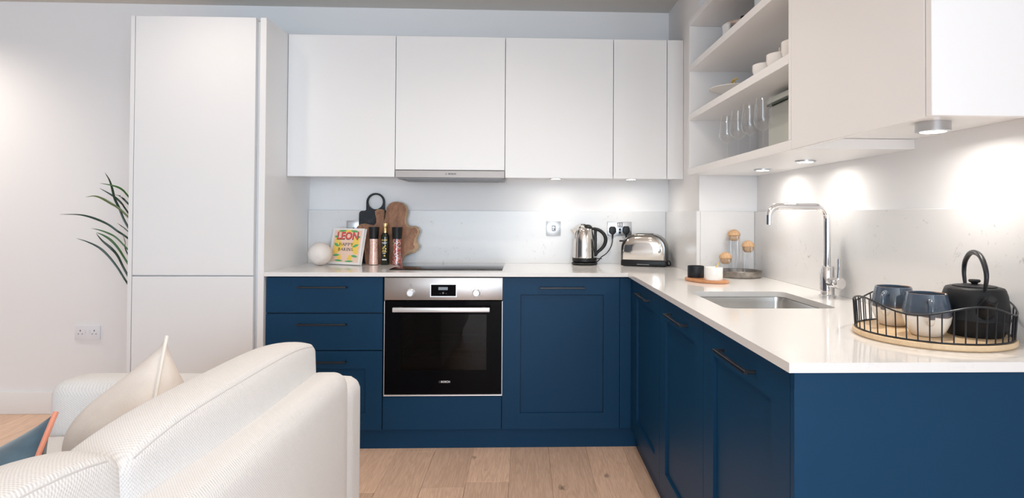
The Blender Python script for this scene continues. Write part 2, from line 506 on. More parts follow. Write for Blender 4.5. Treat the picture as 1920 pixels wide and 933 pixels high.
class B:
    """collects shapes into one bmesh"""

    def __init__(self):
        self.bm = bmesh.new()

    def box(self, x0, x1, y0, y1, z0, z1, bev=0.0, seg=2):
        r = bmesh.ops.create_cube(self.bm, size=1)
        x0, x1 = min(x0, x1), max(x0, x1)
        y0, y1 = min(y0, y1), max(y0, y1)
        z0, z1 = min(z0, z1), max(z0, z1)
        for v in r['verts']:
            v.co = (x0 + (v.co.x + .5) * (x1 - x0), y0 + (v.co.y + .5) * (y1 - y0), z0 + (v.co.z + .5) * (z1 - z0))
        if bev:
            es = list({e for v in r['verts'] for e in v.link_edges})
            bmesh.ops.bevel(self.bm, geom=es, offset=bev, segments=seg, profile=0.5, affect='EDGES')
        return self

    def lathe(self, prof, c=(0, 0, 0), n=32, axis='z', ribs=0, rib_d=0.0):
        rings = []
        for r, z in prof:
            if r < 1e-6:
                ps = [(0, 0, z)]
            else:
                ps = []
                for i in range(n):
                    a = 2 * math.pi * i / n
                    rr = r * (1 + rib_d * math.cos(ribs * a)) if ribs else r
                    ps.append((rr * math.cos(a), rr * math.sin(a), z))
            vs = []
            for p in ps:
                if axis == 'y':
                    p = (p[0], -p[2], p[1])
                elif axis == 'x':
                    p = (p[2], p[0], p[1])
                vs.append(self.bm.verts.new((p[0] + c[0], p[1] + c[1], p[2] + c[2])))
            rings.append(vs)
        for a, b in zip(rings, rings[1:]):
            if len(a) == 1 and len(b) == 1:
                continue
            for i in range(n):
                j = (i + 1) % n
                if len(a) == 1:
                    f = (a[0], b[i], b[j])
                elif len(b) == 1:
                    f = (a[i], b[0], a[j])
                else:
                    f = (a[i], b[i], b[j], a[j])
                self.bm.faces.new(f)
        return self

    def tube(self, pts, r, n=8, closed=False):
        pts = [Vector(p) for p in pts]
        m = len(pts)
        rr = r if isinstance(r, (list, tuple)) else [r] * m
        tang = []
        for i in range(m):
            a = pts[(i - 1) % m] if (closed or i > 0) else pts[i]
            b = pts[(i + 1) % m] if (closed or i < m - 1) else pts[i]
            t = b - a
            tang.append(t.normalized() if t.length > 1e-9 else Vector((0, 0, 1)))
        up = Vector((0, 0, 1)) if abs(tang[0].z) < 0.9 else Vector((1, 0, 0))
        nrm = (up - tang[0] * up.dot(tang[0])).normalized()
        rings = []
        for i in range(m):
            nrm = (nrm - tang[i] * nrm.dot(tang[i])).normalized()
            bn = tang[i].cross(nrm)
            rings.append([self.bm.verts.new(pts[i] + (nrm * math.cos(2 * math.pi * k / n) + bn * math.sin(2 * math.pi * k / n)) * rr[i]) for k in range(n)])
        pairs = list(zip(rings, rings[1:])) + ([(rings[-1], rings[0])] if closed else [])
        for a, b in pairs:
            for k in range(n):
                j = (k + 1) % n
                self.bm.faces.new((a[k], a[j], b[j], b[k]))
        if not closed:
            self.bm.faces.new(list(reversed(rings[0])))
            self.bm.faces.new(rings[-1])
        return self

    def prism(self, outline, fn, d0, d1, holes=(), bev=0.0):
        """flat shape with holes; fn(u, v, d) places it; from depth d0 to d1"""
        tmp = bmesh.new()
        for loop in [outline] + list(holes):
            vs = [tmp.verts.new((u, v, 0)) for u, v in loop]
            for i in range(len(vs)):
                tmp.edges.new((vs[i], vs[(i + 1) % len(vs)]))
        bmesh.ops.triangle_fill(tmp, use_beauty=True, use_dissolve=False, edges=tmp.edges[:])
        bmesh.ops.recalc_face_normals(tmp, faces=tmp.faces[:])
        boundary = [(e.verts[0].index, e.verts[1].index) for e in tmp.edges if len(e.link_faces) == 1]
        tmp.verts.index_update()
        boundary = [(e.verts[0].index, e.verts[1].index) for e in tmp.edges if len(e.link_faces) == 1]
        co = [(v.co.x, v.co.y) for v in tmp.verts]
        fs = [[v.index for v in f.verts] for f in tmp.faces]
        tmp.free()
        lo = [self.bm.verts.new(fn(u, v, d0)) for u, v in co]
        hi = [self.bm.verts.new(fn(u, v, d1)) for u, v in co]
        for f in fs:
            self.bm.faces.new([lo[i] for i in reversed(f)])
            self.bm.faces.new([hi[i] for i in f])
        for a, b in boundary:
            self.bm.faces.new((lo[a], lo[b], hi[b], hi[a]))
        bmesh.ops.recalc_face_normals(self.bm, faces=self.bm.faces[:])
        return self

    def soft(self, x0, x1, y0, y1, z0, z1, r, n=14, warp=None):
        """a rounded, puffed block; warp(u, v, w, p) with u, v, w in -1..1 moves the point p"""
        def key(i, j, k):
            return (i, j, k)
        vs = {}
        c = Vector(((x0 + x1) / 2, (y0 + y1) / 2, (z0 + z1) / 2))
        h = Vector(((x1 - x0) / 2, (y1 - y0) / 2, (z1 - z0) / 2))

        def prm(i):                        # denser near the edges
            t = i / n * 2 - 1
            return math.sin(t * math.pi / 2) * 0.55 + t * 0.45

        def get(i, j, k):
            q = key(i, j, k)
            if q not in vs:
                u, v, w = prm(i), prm(j), prm(k)
                p = Vector((u * h.x, v * h.y, w * h.z))
                inner = Vector([max(-(h[a] - r), min(h[a] - r, p[a])) for a in range(3)])
                d = p - inner
                if d.length > 1e-9:
                    m_ = max(abs(d.x), abs(d.y), abs(d.z))
                    p = inner + d.normalized() * m_
                p = p + c
                if warp:
                    p = Vector(warp(u, v, w, p))
                vs[q] = self.bm.verts.new(p)
            return vs[q]
        for a in range(n):
            for b in range(n):
                for s in (0, n):
                    self.bm.faces.new((get(a, b, s), get(a + 1, b, s), get(a + 1, b + 1, s), get(a, b + 1, s)))
                    self.bm.faces.new((get(a, s, b), get(a + 1, s, b), get(a + 1, s, b + 1), get(a, s, b + 1)))
                    self.bm.faces.new((get(s, a, b), get(s, a + 1, b), get(s, a + 1, b + 1), get(s, a, b + 1)))
        bmesh.ops.recalc_face_normals(self.bm, faces=self.bm.faces[:])
        return self

    def quad(self, *ps):
        self.bm.faces.new([self.bm.verts.new(p) for p in ps])
        return self


W = {}


def obj(name, b, m, parent=None, angle=38, origin=None):
    bm = b.bm
    if origin is None:
        mn = [min(v.co[i] for v in bm.verts) for i in range(3)]
        mx = [max(v.co[i] for v in bm.verts) for i in range(3)]
        origin = ((mn[0] + mx[0]) / 2, (mn[1] + mx[1]) / 2, mn[2])
    origin = Vector(origin)
    for v in bm.verts:
        v.co -= origin
    bmesh.ops.recalc_face_normals(bm, faces=bm.faces[:])
    me = bpy.data.meshes.new(name)
    bm.to_mesh(me)
    bm.free()
    me.materials.append(m)
    me.polygons.foreach_set('use_smooth', [True] * len(me.polygons))
    me.set_sharp_from_angle(angle=R(angle))
    o = bpy.data.objects.new(name, me)
    COL.objects.link(o)
    W[o.name] = origin
    if parent:
        o.parent = parent
        o.location = origin - W[parent.name]
    else:
        o.location = origin
    return o


def tag(o, label, cat, group=None):
    o['label'] = label
    o['category'] = cat
    if group:
        o['group'] = group
    return o


def thing(name, label, cat, loc=(0, 0, 0), group=None):
    o = bpy.data.objects.new(name, None)
    o.empty_display_size = 0.05
    COL.objects.link(o)
    o.location = loc
    W[o.name] = Vector(loc)
    return tag(o, label, cat, group)


def struct(name, b, m, parent=None):
    o = obj(name, b, m, parent)
    o['kind'] = 'structure'
    return o


def copy_thing(src, loc, rotz=None, label=None):
    def rec(o, parent):
        c = o.copy()
        COL.objects.link(c)
        if parent:
            c.parent = parent
        for ch in list(o.children):
            rec(ch, c)
        return c
    r = rec(src, None)
    r.location = loc
    if rotz is not None:
        r.rotation_euler[2] = rotz
    if label:
        r['label'] = label
    return r


def rect(u0, u1, v0, v1, r=0.0, n=5):
    if not r:
        return [(u0, v0), (u1, v0), (u1, v1), (u0, v1)]
    out = []
    for cx, cy, a0 in ((u1 - r, v0 + r, -90), (u1 - r, v1 - r, 0), (u0 + r, v1 - r, 90), (u0 + r, v0 + r, 180)):
        for i in range(n + 1):
            a = R(a0 + 90 * i / n)
            out.append((cx + r * math.cos(a), cy + r * math.sin(a)))
    return out


def circle(cx, cy, r, n=32):
    return [(cx + r * math.cos(2 * math.pi * i / n), cy + r * math.sin(2 * math.pi * i / n)) for i in range(n)]


def spline(pts, n=8):
    """smooth curve through the points"""
    P = [Vector(p) for p in pts]
    out = []
    for i in range(len(P) - 1):
        p0, p1, p2, p3 = P[max(i - 1, 0)], P[i], P[i + 1], P[min(i + 2, len(P) - 1)]
        for k in range(n):
            t = k / n
            out.append(0.5 * ((2 * p1) + (p2 - p0) * t + (2 * p0 - 5 * p1 + 4 * p2 - p3) * t * t + (3 * p1 - p0 - 3 * p2 + p3) * t ** 3))
    out.append(P[-1])
    return out


def XZ(u, v, d):
    return (u, d, v)


def YZ(u, v, d):
    return (d, u, v)


def XY(u, v, d):
    return (u, v, d)


def text_bm(s, size, fn, d0, d1, cx, cy, bold=0.0, spacing=1.0):
    """flat lettering centred on (cx, cy), placed by fn(u, v, d)"""
    cu = bpy.data.curves.new('lettering', 'FONT')
    cu.body = s
    cu.size = size
    cu.align_x = 'CENTER'
    cu.align_y = 'CENTER'
    cu.offset = bold
    cu.space_character = spacing
    cu.resolution_u = 3
    cu.extrude = 0.5
    t = bpy.data.objects.new('lettering', cu)
    COL.objects.link(t)
    bpy.context.view_layer.update()
    dg = bpy.context.evaluated_depsgraph_get()
    me = bpy.data.meshes.new_from_object(t.evaluated_get(dg))
    bpy.data.objects.remove(t)
    b = B()
    b.bm.from_mesh(me)
    bpy.data.meshes.remove(me)
    for v in b.bm.verts:
        v.co = Vector(fn(v.co.x + cx, v.co.y + cy, d1 if v.co.z > 0 else d0))
    return b


# ------------------------------------------------------------------ room shell
struct('wall_back', B().box(ROOM_L, XR + .1, 0, .1, -0.02, ZCE + .02), WALL)
struct('wall_left', B().box(ROOM_L - .1, ROOM_L, ROOM_F, 0, -0.02, ZCE + .02), mat('bounce_cut_paint', (0.10, 0.105, 0.12), 0.9, spec=0.2))  # unseen wall, made dark to cut light bouncing onto the right run
struct('wall_pillar', B().box(XP, XR, YP, 0, 0, ZCE), WALL)
struct('ceiling', B().box(ROOM_L - .1, XR + .1, ROOM_F - .1, .1, ZCE, ZCE + .1), CEIL)


def wall_with_window(name, outline, hole, fn, d0, d1):
    return struct(name, B().prism(outline, fn, d0, d1, [hole]), WALL)


FX0, FX1, FZ1 = -2.4, 1.0, 2.3
wall_with_window('wall_front', rect(ROOM_L, XR, -.02, ZCE + .02), rect(FX0, FX1, 0.04, FZ1), XZ, ROOM_F - .1, ROOM_F)
LY0, LY1, LZ0, LZ1 = -7.4, -4.6, 0.45, 2.25
wall_with_window('wall_right', rect(ROOM_F, 0, -.02, ZCE + .02), rect(LY0, LY1, LZ0, LZ1), YZ, XR, XR + .1)


def window(name, u0, u1, v0, v1, nmull, fn, d):
    fr = B().prism(rect(u0, u1, v0, v1), fn, d, d + .06, [rect(u0 + .06, u1 - .06, v0 + .06, v1 - .06)])
    step = (u1 - u0) / nmull
    for i in range(1, nmull):
        u = u0 + step * i
        a, b_ = fn(u - .045, v0 + .03, d + .005), fn(u + .045, v1 - .03, d + .055)
        fr.box(a[0], b_[0], a[1], b_[1], a[2], b_[2])
    w = struct(name, fr, GREYFRAME)
    for i in range(nmull):
        a, b_ = fn(u0 + step * i + .05, v0 + .05, d + .027), fn(u0 + step * (i + 1) - .05, v1 - .05, d + .033)
        obj('pane', B().box(a[0], b_[0], a[1], b_[1], a[2], b_[2]), PANE, w)
    return w


GREYFRAME = mat('grey_window_frame', (0.10, 0.11, 0.12), 0.5)
window('window_1', FX0, FX1, 0.04, FZ1, 3, XZ, ROOM_F - .09)
window('window_2', LY0, LY1, LZ0, LZ1, 2, YZ, XR + .03)

floor = struct('floor', B().box(ROOM_L, XR, ROOM_F, 0, -0.03, -0.012), SUBFLOOR)
pw, pl = 0.19, 1.29
col_i = 0
x = -0.062 - pw * 40
plank_src = {}
while x < XR:
    x0, x1 = max(x, ROOM_L), min(x + pw, XR)
    if x1 - x0 > 0.01:
        y = -0.6 - random.random() * pl
        if abs(x0 + .256) < .02:
            y = -0.965
        y1 = 0.0
        ys = [0.0]
        yy = y
        while yy > ROOM_F:
            ys.append(yy)
            yy -= pl
        ys.append(ROOM_F)
        for ya, yb in zip(ys, ys[1:]):
            g = 0.0004
            drop = random.random() * 0.0006
            p = B().box(x0 + g, x1 - g, yb + g, ya - g, -0.012, -drop, 0.0008, 1)
            obj('plank', p, OAK, floor)
    x += pw

sk = B().box(ROOM_L, XT0 - .002, -0.016, 0, 0, 0.13, 0.003)
struct('baseboard_back', sk, SKIRT)
struct('baseboard_left', B().box(ROOM_L, ROOM_L + .016, ROOM_F, -0.016, 0, 0.13, 0.003), SKIRT)
struct('baseboard_right', B().box(XR - .016, XR, ROOM_F, YE - .002, 0, 0.13, 0.003), SKIRT)

# ------------------------------------------------------------------ cabinets


def shaker(b0, u0, u1, v0, v1, fn, d_front, d_back, rec, depth=0.010):
    """door leaf with a sharp recessed panel rec = (u0, u1, v0, v1)"""
    b0.prism(rect(u0, u1, v0, v1), fn, d_front, d_back, [rect(*rec)])
    g = .0028                              # shadow gap beside and above the inner panel
    a, c = fn(rec[0] + g, rec[2], d_front + depth * (1 if d_back > d_front else -1)), fn(rec[1] - g, rec[3] - g, d_back)
    b0.box(a[0], c[0], a[1], c[1], a[2], c[2])
    return b0


def handle_bar(fn, u0, u1, v, d, sign=-1):
    """slim black bar standing off a front on two returned ends"""
    b = B()

    def bx(ua, ub, va, vb, da, db):
        p, q = fn(ua, va, d + sign * da), fn(ub, vb, d + sign * db)
        b.box(p[0], q[0], p[1], q[1], p[2], q[2], 0.0012, 1)
    bx(u0, u1, v - .0045, v + .0045, .020, .030)
    bx(u0 + .002, u0 + .011, v - .004, v + .004, -.0005, .0285)
    bx(u1 - .011, u1 - .002, v - .004, v + .004, -.0005, .0285)
    return b


# tall white housing on the left
t = thing('tall_cabinet', 'tall white flat-fronted fridge housing reaching almost to the ceiling', 'cabinet', ((XT0 + XT1) / 2, -.3, 0))
obj('side_panel', B().box(XT0, XT0 + .0195, YT, -.017, 0, ZT, .001, 1), WHITE, t)
obj('side_panel', B().box(-1.326, XT1, YT, -.001, 0, ZT, .001, 1), WHITE, t)
obj('carcass', B().box(XT0 + .02, -1.35, YT + .025, -.017, .02, ZT - .003), WHITE, t)
obj('grip_channel', B().box(-1.3495, -1.3265, YT + .032, -.05, .02, ZT - .012), WHITE, t)
obj('plinth', B().box(XT0 + .02, -1.327, YT + .05, YT + .065, 0, .097), WHITE, t)
obj('door', B().box(-1.935, -1.347, YT, YT + .02, .877, ZT, .0012, 1), WHITE, t)
obj('door', B().box(-1.935, -1.347, YT, YT + .02, .10, .8715, .0012, 1), WHITE, t)

# base units of the back run
t = thing('drawer_unit', 'navy base unit of three drawers beside the tall white housing', 'cabinet', (-1.0, -.3, 0))
obj('carcass', B().box(-1.293, -.7125, YD + .0195, -.03, .10, ZB - .0005), NAVY_EDGE, t)
for i, (z0, z1, hz) in enumerate(((.689, .8655, .818), (.501, .683, .632), (.10, .496, .445))):
    d = B()
    if i < 2:
        d.box(-1.291, -.7125, YD, YD + .019, z0, z1, .001, 1)
    else:
        shaker(d, -1.291, -.7125, z0, z1, XZ, YD, YD + .019, (-1.208, -.7955, .185, .408))
    f = obj('drawer', d, NAVY, t)
    obj('handle', handle_bar(XZ, -1.131, -.887, hz, YD), BLACKM, f)

t = thing('oven_housing', 'navy housing with a plain panel below the oven', 'cabinet', (-.41, -.3, 0))
obj('side_panel', B().box(-.7105, -.7040, YD + .0195, -.03, .10, ZB - .0005), NAVY_EDGE, t)
obj('side_panel', B().box(-.1088, -.1105, YD + .0195, -.03, .10, ZB - .0005), NAVY_EDGE, t)
obj('base_board', B().box(-.7038, -.1090, YD + .0195, -.03, .25, .2695), NAVY_EDGE, t)
obj('panel', B().box(-.7085, -.1125, YD, YD + .019, .10, .2665, .001, 1), NAVY, t)

t = thing('base_cabinet', 'navy panelled base cabinet right of the oven, with one door', 'cabinet', (.19, -.3, 0))
obj('carcass', B().box(-.1085, .4875, YD + .0195, -.03, .10, ZB - .0005), NAVY_EDGE, t)
d = obj('door', shaker(B(), -.1085, .4875, .10, .8655, XZ, YD, YD + .019, (-.018, .406, .18, .78)), NAVY, t)
obj('handle', handle_bar(XZ, .079, .309, .816, YD), BLACKM, d)

t = thing('corner_post', 'narrow navy filler post in the inner corner of the base units', 'filler', (.52, -.6, .1))
obj('front_strip', B().box(.4897, XD, YD, YD + .019, .10, .8655, .001, 1), NAVY, t)
obj('side_strip', B().box(XD, XD + .019, -.6525, YD + .018, .10, .8655, .001, 1), NAVY, t)

tag(obj('plinth', B().box(XT1 + .001, .5775, -.575, -.56, 0, .0965), NAVY), 'navy plinth along the floor under the back run', 'plinth')
tag(obj('plinth', B().box(.578, .593, -2.42, -.56, 0, .0965), NAVY), 'navy plinth along the floor under the right run', 'plinth')

names = ('navy panelled cabinet nearest the inner corner on the right run', 'navy panelled cabinet below the sink, middle of the right run',
         'navy panelled cabinet at the near end of the right run')
for (ya, yb), lab in zip(((-.655, -1.2435), (-1.2465, -1.8285), (-1.8315, -2.4215)), names):
    t = thing('base_cabinet', lab, 'cabinet', (.85, (ya + yb) / 2, 0))
    zt = ZB - .0005 if 'sink' not in lab else .66
    obj('carcass', B().box(XD + .0195, XR - .03, yb, ya, .10, zt), NAVY_EDGE, t)
    d = obj('door', shaker(B(), yb, ya, .10, .8655, YZ, XD, XD + .019, (yb + .093, ya - .093, .187, .78)), NAVY, t)
    c = (ya + yb) / 2
    obj('handle', handle_bar(YZ, c - .118, c + .118, .816, XD), BLACKM, d)
tag(obj('end_panel', B().box(XD, XR, -2.4415, -2.4235, 0, ZB - .0005, .001, 1), NAVY),
    'wide navy end panel facing the room under the worktop end', 'panel')

# worktop with the sink cut-out
SX0, SX1, SY0, SY1 = .637, 1.003, -1.769, -1.347
out = [(XT1 + .0005, YW), (XW, YW), (XW, YE), (XR - .0005, YE), (XR - .0005, YP - .0005), (XP - .0005, YP - .0005), (XP - .0005, -.0005), (XT1 + .0005, -.0005)]
wt = obj('worktop', B().prism(out, XY, ZB, ZC, [rect(SX0, SX1, SY0, SY1, .035)]), COUNTER)
tag(wt, 'pale polished quartz worktop running round the corner', 'worktop')

sp = thing('splashback', 'pale speckled quartz upstand behind the worktop', 'splashback', (0, 0, ZC))
for b in (B().box(XT1 + .001, XP - .021, -.02, -.0005, ZC, ZSP, .0012, 1), B().box(XP - .02, XP - .0005, YP - .02, -.0005, ZC, ZSP, .0012, 1),
          B().box(XP + .0005, XR - .021, YP - .02, YP - .0005, ZC, ZSP, .0012, 1), B().box(XR - .02, XR - .0005, YE, YP - .0005, ZC, ZSP, .0012, 1)):
    obj('slab', b, SPLASH, sp)

# sink
t = thing('kitchen_sink', 'undermounted stainless steel sink bowl set into the worktop', 'sink', (.82, -1.558, .70))
b = B()
rings = []
for inset, z, r in ((-.012, ZB - .001, .04), (.004, ZB - .001, .035), (.006, ZB - .02, .035), (.010, .72, .035), (.020, .703, .04), (.05, .695, .05)):
    rings.append([b.bm.verts.new((u, v, z)) for u, v in rect(SX0 + inset, SX1 - inset, SY0 + inset, SY1 - inset, r)])
for p, q in zip(rings, rings[1:]):
    for i in range(len(p)):
        j = (i + 1) % len(p)
        b.bm.faces.new((p[i], p[j], q[j], q[i]))
b.bm.faces.new(rings[-1])
obj('bowl', b, SINKM, t)
obj('drain', B().lathe([(0, .697), (.036, .697), (.042, .699), (.045, .6955)], (.82, -1.558, 0), 24), CHROME, t)
obj('overflow', B().box(SX1 - .0108, SX1 - .0085, -1.70, -1.64, .835, .845, .001, 1), STEEL, t)

# tap
t = thing('kitchen_tap', 'tall chrome kitchen tap with a squared swan neck behind the sink', 'tap', (1.104, -1.496, ZC))
tx, ty = 1.104, -1.496
obj('body', B().lathe([(0, ZC), (.030, ZC), (.030, ZC + .006), (.0245, ZC + .009), (.0245, 1.000), (.022, 1.004), (.0125, 1.004)], (tx, ty, 0), 32), CHROME, t)
pts = [(tx, ty, 1.0), (tx, ty, 1.10), (tx, ty, 1.175)]
for i in range(1, 9):
    a = R(90 * i / 8)
    pts.append((tx - .045 * (1 - math.cos(a)), ty, 1.175 + .045 * math.sin(a)))
pts += [(.98, ty, 1.22), (.925, ty, 1.22)]
for i in range(1, 9):
    a = R(90 * i / 8)
    pts.append((.925 - .036 * math.sin(a), ty, 1.22 - .036 * (1 - math.cos(a))))
pts += [(.889, ty, 1.154)]
obj('spout', B().tube(pts, .0125, 16), CHROME, t)
kd = Vector((.18, -1, 0)).normalized()
k = B().lathe([(0, 0), (.019, 0), (.019, .048), (.0205, .05), (.0205, .072), (.0195, .0735), (0, .0735)], (0, 0, 0), 28)
rot = Vector((0, 0, 1)).rotation_difference(kd).to_matrix().to_4x4()
bmesh.ops.transform(k.bm, matrix=Matrix.Translation((tx, ty, .948)) @ rot, verts=k.bm.verts[:])
kn = obj('control', k, CHROME, t)
lp = Vector((tx, ty, .948)) + kd * .058
obj('lever', B().tube([lp + Vector((0, 0, .015)), lp + Vector((0.002, 0, .05)), lp + Vector((.003, 0, .085))], [.0060, .0058, .0064], 12), CHROME, kn)

# oven
t = thing('oven', 'built-in electric oven with steel fascia and black glass door', 'oven', (-.406, -.3, .272))
ox0, ox1 = -.7035, -.1090
oy = YD - .004
o = obj('control_panel', B().box(ox0, ox1, oy, YD + .03, .7525, .8655, .0015, 2), STEEL, t)
ds = obj('display', B().prism(rect(-.4745, -.3405, .768, .8345), XZ, oy - .0012, oy, [rect(-.470, -.345, .7725, .830)]), ALU, o)
obj('display_glass', B().box(-.470, -.345, oy - .0008, oy + .001, .7725, .830), OVENG, ds)
obj('screen', B().box(-.433, -.386, oy - .0012, oy - .0006, .803, .818), DISPLAY, ds)
b = B()
for dx in (-.424, -.409, -.394):
    b.box(dx - .0012, dx + .0012, oy - .0012, oy - .0006, .784, .787)
b.lathe([(0, .0006), (.005, .0006), (.005, .0012), (0, .0012)], (-.409, oy, .788), 12, 'y')
obj('touch_marks', b, GREYINK, ds)
for kx in (-.5725, -.2415):
    kb = obj('knob', B().lathe([(0, 0), (.0195, 0), (.0195, .004), (.017, .006), (.0165, .019), (.015, .0205), (0, .0205)], (kx, oy, .789), 32, 'y'), ALU, t)
    mk = B()
    for a in (35, 70, 110, 145, 215, 250, 290, 325):
        mk.box(kx + .031 * math.cos(R(a)) - .0012, kx + .031 * math.cos(R(a)) + .0012, oy - .0004, oy + .0003,
               .789 + .026 * math.sin(R(a)) - .0016, .789 + .026 * math.sin(R(a)) + .0016)
    mk.prism(rect(kx - .005, kx + .005, .821, .832), XZ, oy - .0004, oy + .0003, [rect(kx - .0038, kx + .0038, .8222, .8308)])
    obj('dial_marks', mk, GREYINK, kb)['kind'] = 'stuff'
dr = obj('door', B().prism(rect(ox0 + .003, ox1 - .003, .280, .7475), XZ, oy, YD + .02, [rect(-.620, -.189, .400, .680)]), OVENG, t)
obj('window', B().box(-.620, -.189, oy + .0005, oy + .006, .400, .680), OVENWIN, dr)
obj('handle', B().box(-.654, -.171, oy - .046, oy - .030, .698, .7205, .003, 2).box(-.630, -.612, oy - .032, oy + .001, .702, .7165)
    .box(-.213, -.195, oy - .032, oy + .001, .702, .7165), ALU, dr)
obj('logo', text_bm('BOSCH', .0135, XZ, oy + .0001, oy - .0005, -.394, .341, .0004, 1.05), WHITEINK, dr)
b = B().prism(circle(-.423, .341, .0052, 20), XZ, oy + .0001, oy - .0004, [circle(-.423, .341, .0044, 20)])
b.box(-.4250, -.4244, oy + .0001, oy - .0004, .338, .344).box(-.4216, -.4210, oy + .0001, oy - .0004, .338, .344).box(-.4244, -.4216, oy + .0001, oy - .0004, .3405, .3415)
obj('emblem', b, GREYINK, dr)
obj('trim', B().box(ox0, ox0 + .0025, oy - .001, YD + .02, .272, .7475).box(ox1 - .0025, ox1, oy - .001, YD + .02, .272, .7475)
    .box(ox0, ox1, oy - .002, YD + .02, .2705, .277), ALU, t)
cv = B()
cx0, cx1, cyb, cz0, cz1 = -.64, -.17, -.16, .385, .695
cv.box(cx0, cx1, cyb, cyb + .01, cz0, cz1).box(cx0 - .01, cx0, YD + .022, cyb, cz0, cz1).box(cx1, cx1 + .01, YD + .022, cyb, cz0, cz1)
cv.box(cx0, cx1, YD + .022, cyb, cz0 - .01, cz0).box(cx0, cx1, YD + .022, cyb, cz1, cz1 + .01)
obj('cavity', cv, CAVITY, t)
for rz in (.455, .495):
    rk = B()
    rk.tube([(cx0 + .02, -.55, rz), (cx1 - .01, -.55, rz), (cx1 - .01, -.18, rz), (cx0 + .02, -.18, rz)], .0022, 6, True)
    for i in range(22):
        xx = cx0 + .035 + i * (cx1 - cx0 - .06) / 21
        rk.tube([(xx, -.55, rz + .001), (xx, -.18, rz + .001)], .0012, 5)
    obj('rack', rk, RACK, t)
sr = B()
for i in range(6):
    sr.tube([(cx0 + .006, -.56, .43 + i * .045), (cx0 + .006, -.18, .43 + i * .045)], .0024, 5)
    sr.tube([(cx1 - .006, -.56, .43 + i * .045), (cx1 - .006, -.18, .43 + i * .045)], .0024, 5)
obj('side_rails', sr, RACK, t)['kind'] = 'stuff'

# hob
t = thing('hob', 'flat black glass hob set on the worktop above the oven', 'hob', (-.413, -.25, ZC))
obj('glass_top', B().box(-.7085, -.116, -.478, -.035, ZC, ZC + .005, .0015, 2), HOBG, t)

# wall cabinets of the back run
ub = (XT1 + .001, -.7104, -.1104, .4896, .7896)
labs = ('white wall cabinet touching the tall housing', 'white wall cabinet directly above the cooker hood', 'white wall cabinet right of the cooker hood',
        'narrow white wall cabinet near the corner pillar')
for i, lab in enumerate(labs):
    t = thing('wall_cabinet', lab, 'cabinet', ((ub[i] + ub[i + 1]) / 2, -.17, ZU))
    z0 = 1.429 if i == 1 else ZU
    obj('carcass', B().box(ub[i] + .0006, ub[i + 1] - .0006, YU + .0195, -.0005, max(z0, 1.402), ZT - .001), WHITE, t)
    obj('door', B().box(ub[i] + .0016, ub[i + 1] - .0016, YU, YU + .0185, z0, ZT, .0012, 1), WHITE, t)
t = thing('filler_panel', 'slim white filler panel closing the wall cabinets against the pillar', 'panel', (.836, -.17, ZU))
obj('front', B().box(.7912, XP - .001, YU, YU + .0185, ZU, ZT, .0012, 1), WHITE, t)
obj('base_board', B().box(.7912, XP - .001, YU + .0195, -.0005, 1.402, 1.42), WHITE, t)

t = thing('cooker_hood', 'slim steel cooker hood under the second wall cabinet', 'hood', (-.41, -.17, 1.378))
fr = obj('front_bar', B().box(-.7085, -.1120, YU - .003, YU + .02, 1.387, 1.4255, .001, 1), HOODF, t)
obj('logo', text_bm('BOSCH', .0125, XZ, YU - .0029, YU - .0036, -.398, 1.407, .0004, 1.05), INK, fr)
obj('emblem', B().prism(circle(-.431, 1.407, .0052, 20), XZ, YU - .0029, YU - .0036, [circle(-.431, 1.407, .0040, 20)])
    .box(-.433, -.429, YU - .0029, YU - .0036, 1.4065, 1.4075), INK, fr)
obj('body', B().box(-.700, -.1205, YU + .021, -.03, 1.380, 1.4285, .002, 1), HOODM, t)
obj('filter_mesh', B().box(-.660, -.160, YU + .05, -.06, 1.377, 1.3802), HOODM, t)

# shelf unit and wall cabinet on the right wall
t = thing('shelf_unit', 'white open shelf unit on the right wall, between pillar and wall cabinet', 'shelf', (1.0, -1.24, ZU))
ys0, ys1 = -.6715, -1.8255
obj('side_panel', B().box(XU, XR - .0005, ys0 - .019, ys0, 1.4205, ZT - .0305, .001, 1), WHITE, t)
obj('side_panel', B().box(XU, XR - .0005, ys1, ys1 + .018, 1.4205, ZT - .0305, .001, 1), WHITE, t)
obj('back_panel', B().box(XR - .012, XR - .0005, ys1 + .0185, ys0 - .0195, 1.4205, ZT - .0305), WHITE, t)
obj('base_board', B().box(XU, XR - .0005, ys1, ys0, ZU, 1.420, .001, 1).box(XU + .0195, XR - .0005, -1.874, ys1 - .0002, ZU, 1.4185), WHITE, t)
obj('top_board', B().box(XU, XR - .0005, ys1, ys0, ZT - .030, ZT, .001, 1), WHITE, t)
SH1, SH2 = 1.692, 1.937
for z in (SH1, SH2):
    obj('shelf', B().box(XU, XR - .0125, ys1 + .0185, ys0 - .0195, z - .031, z, .001, 1), WHITE, t)

t = thing('wall_cabinet', 'large white wall cabinet on the right wall nearest the camera', 'cabinet', (1.0, -2.14, ZU))
obj('carcass', B().box(XU + .0195, XR - .0005, -2.4425, ys1 - .0006, 1.4195, ZT - .001), WHITE, t)
obj('door', B().box(XU, XU + .0185, -2.4395, ys1 - .0016, ZU, ZT, .0012, 1), WHITE, t)
obj('end_panel', B().box(XU, XR - .0005, YE, -2.4430, ZU, ZT, .0012, 1), WHITE, t)

# ------------------------------------------------------------------ lamps under the cabinets
WARM = (1.0, 0.94, 0.86)


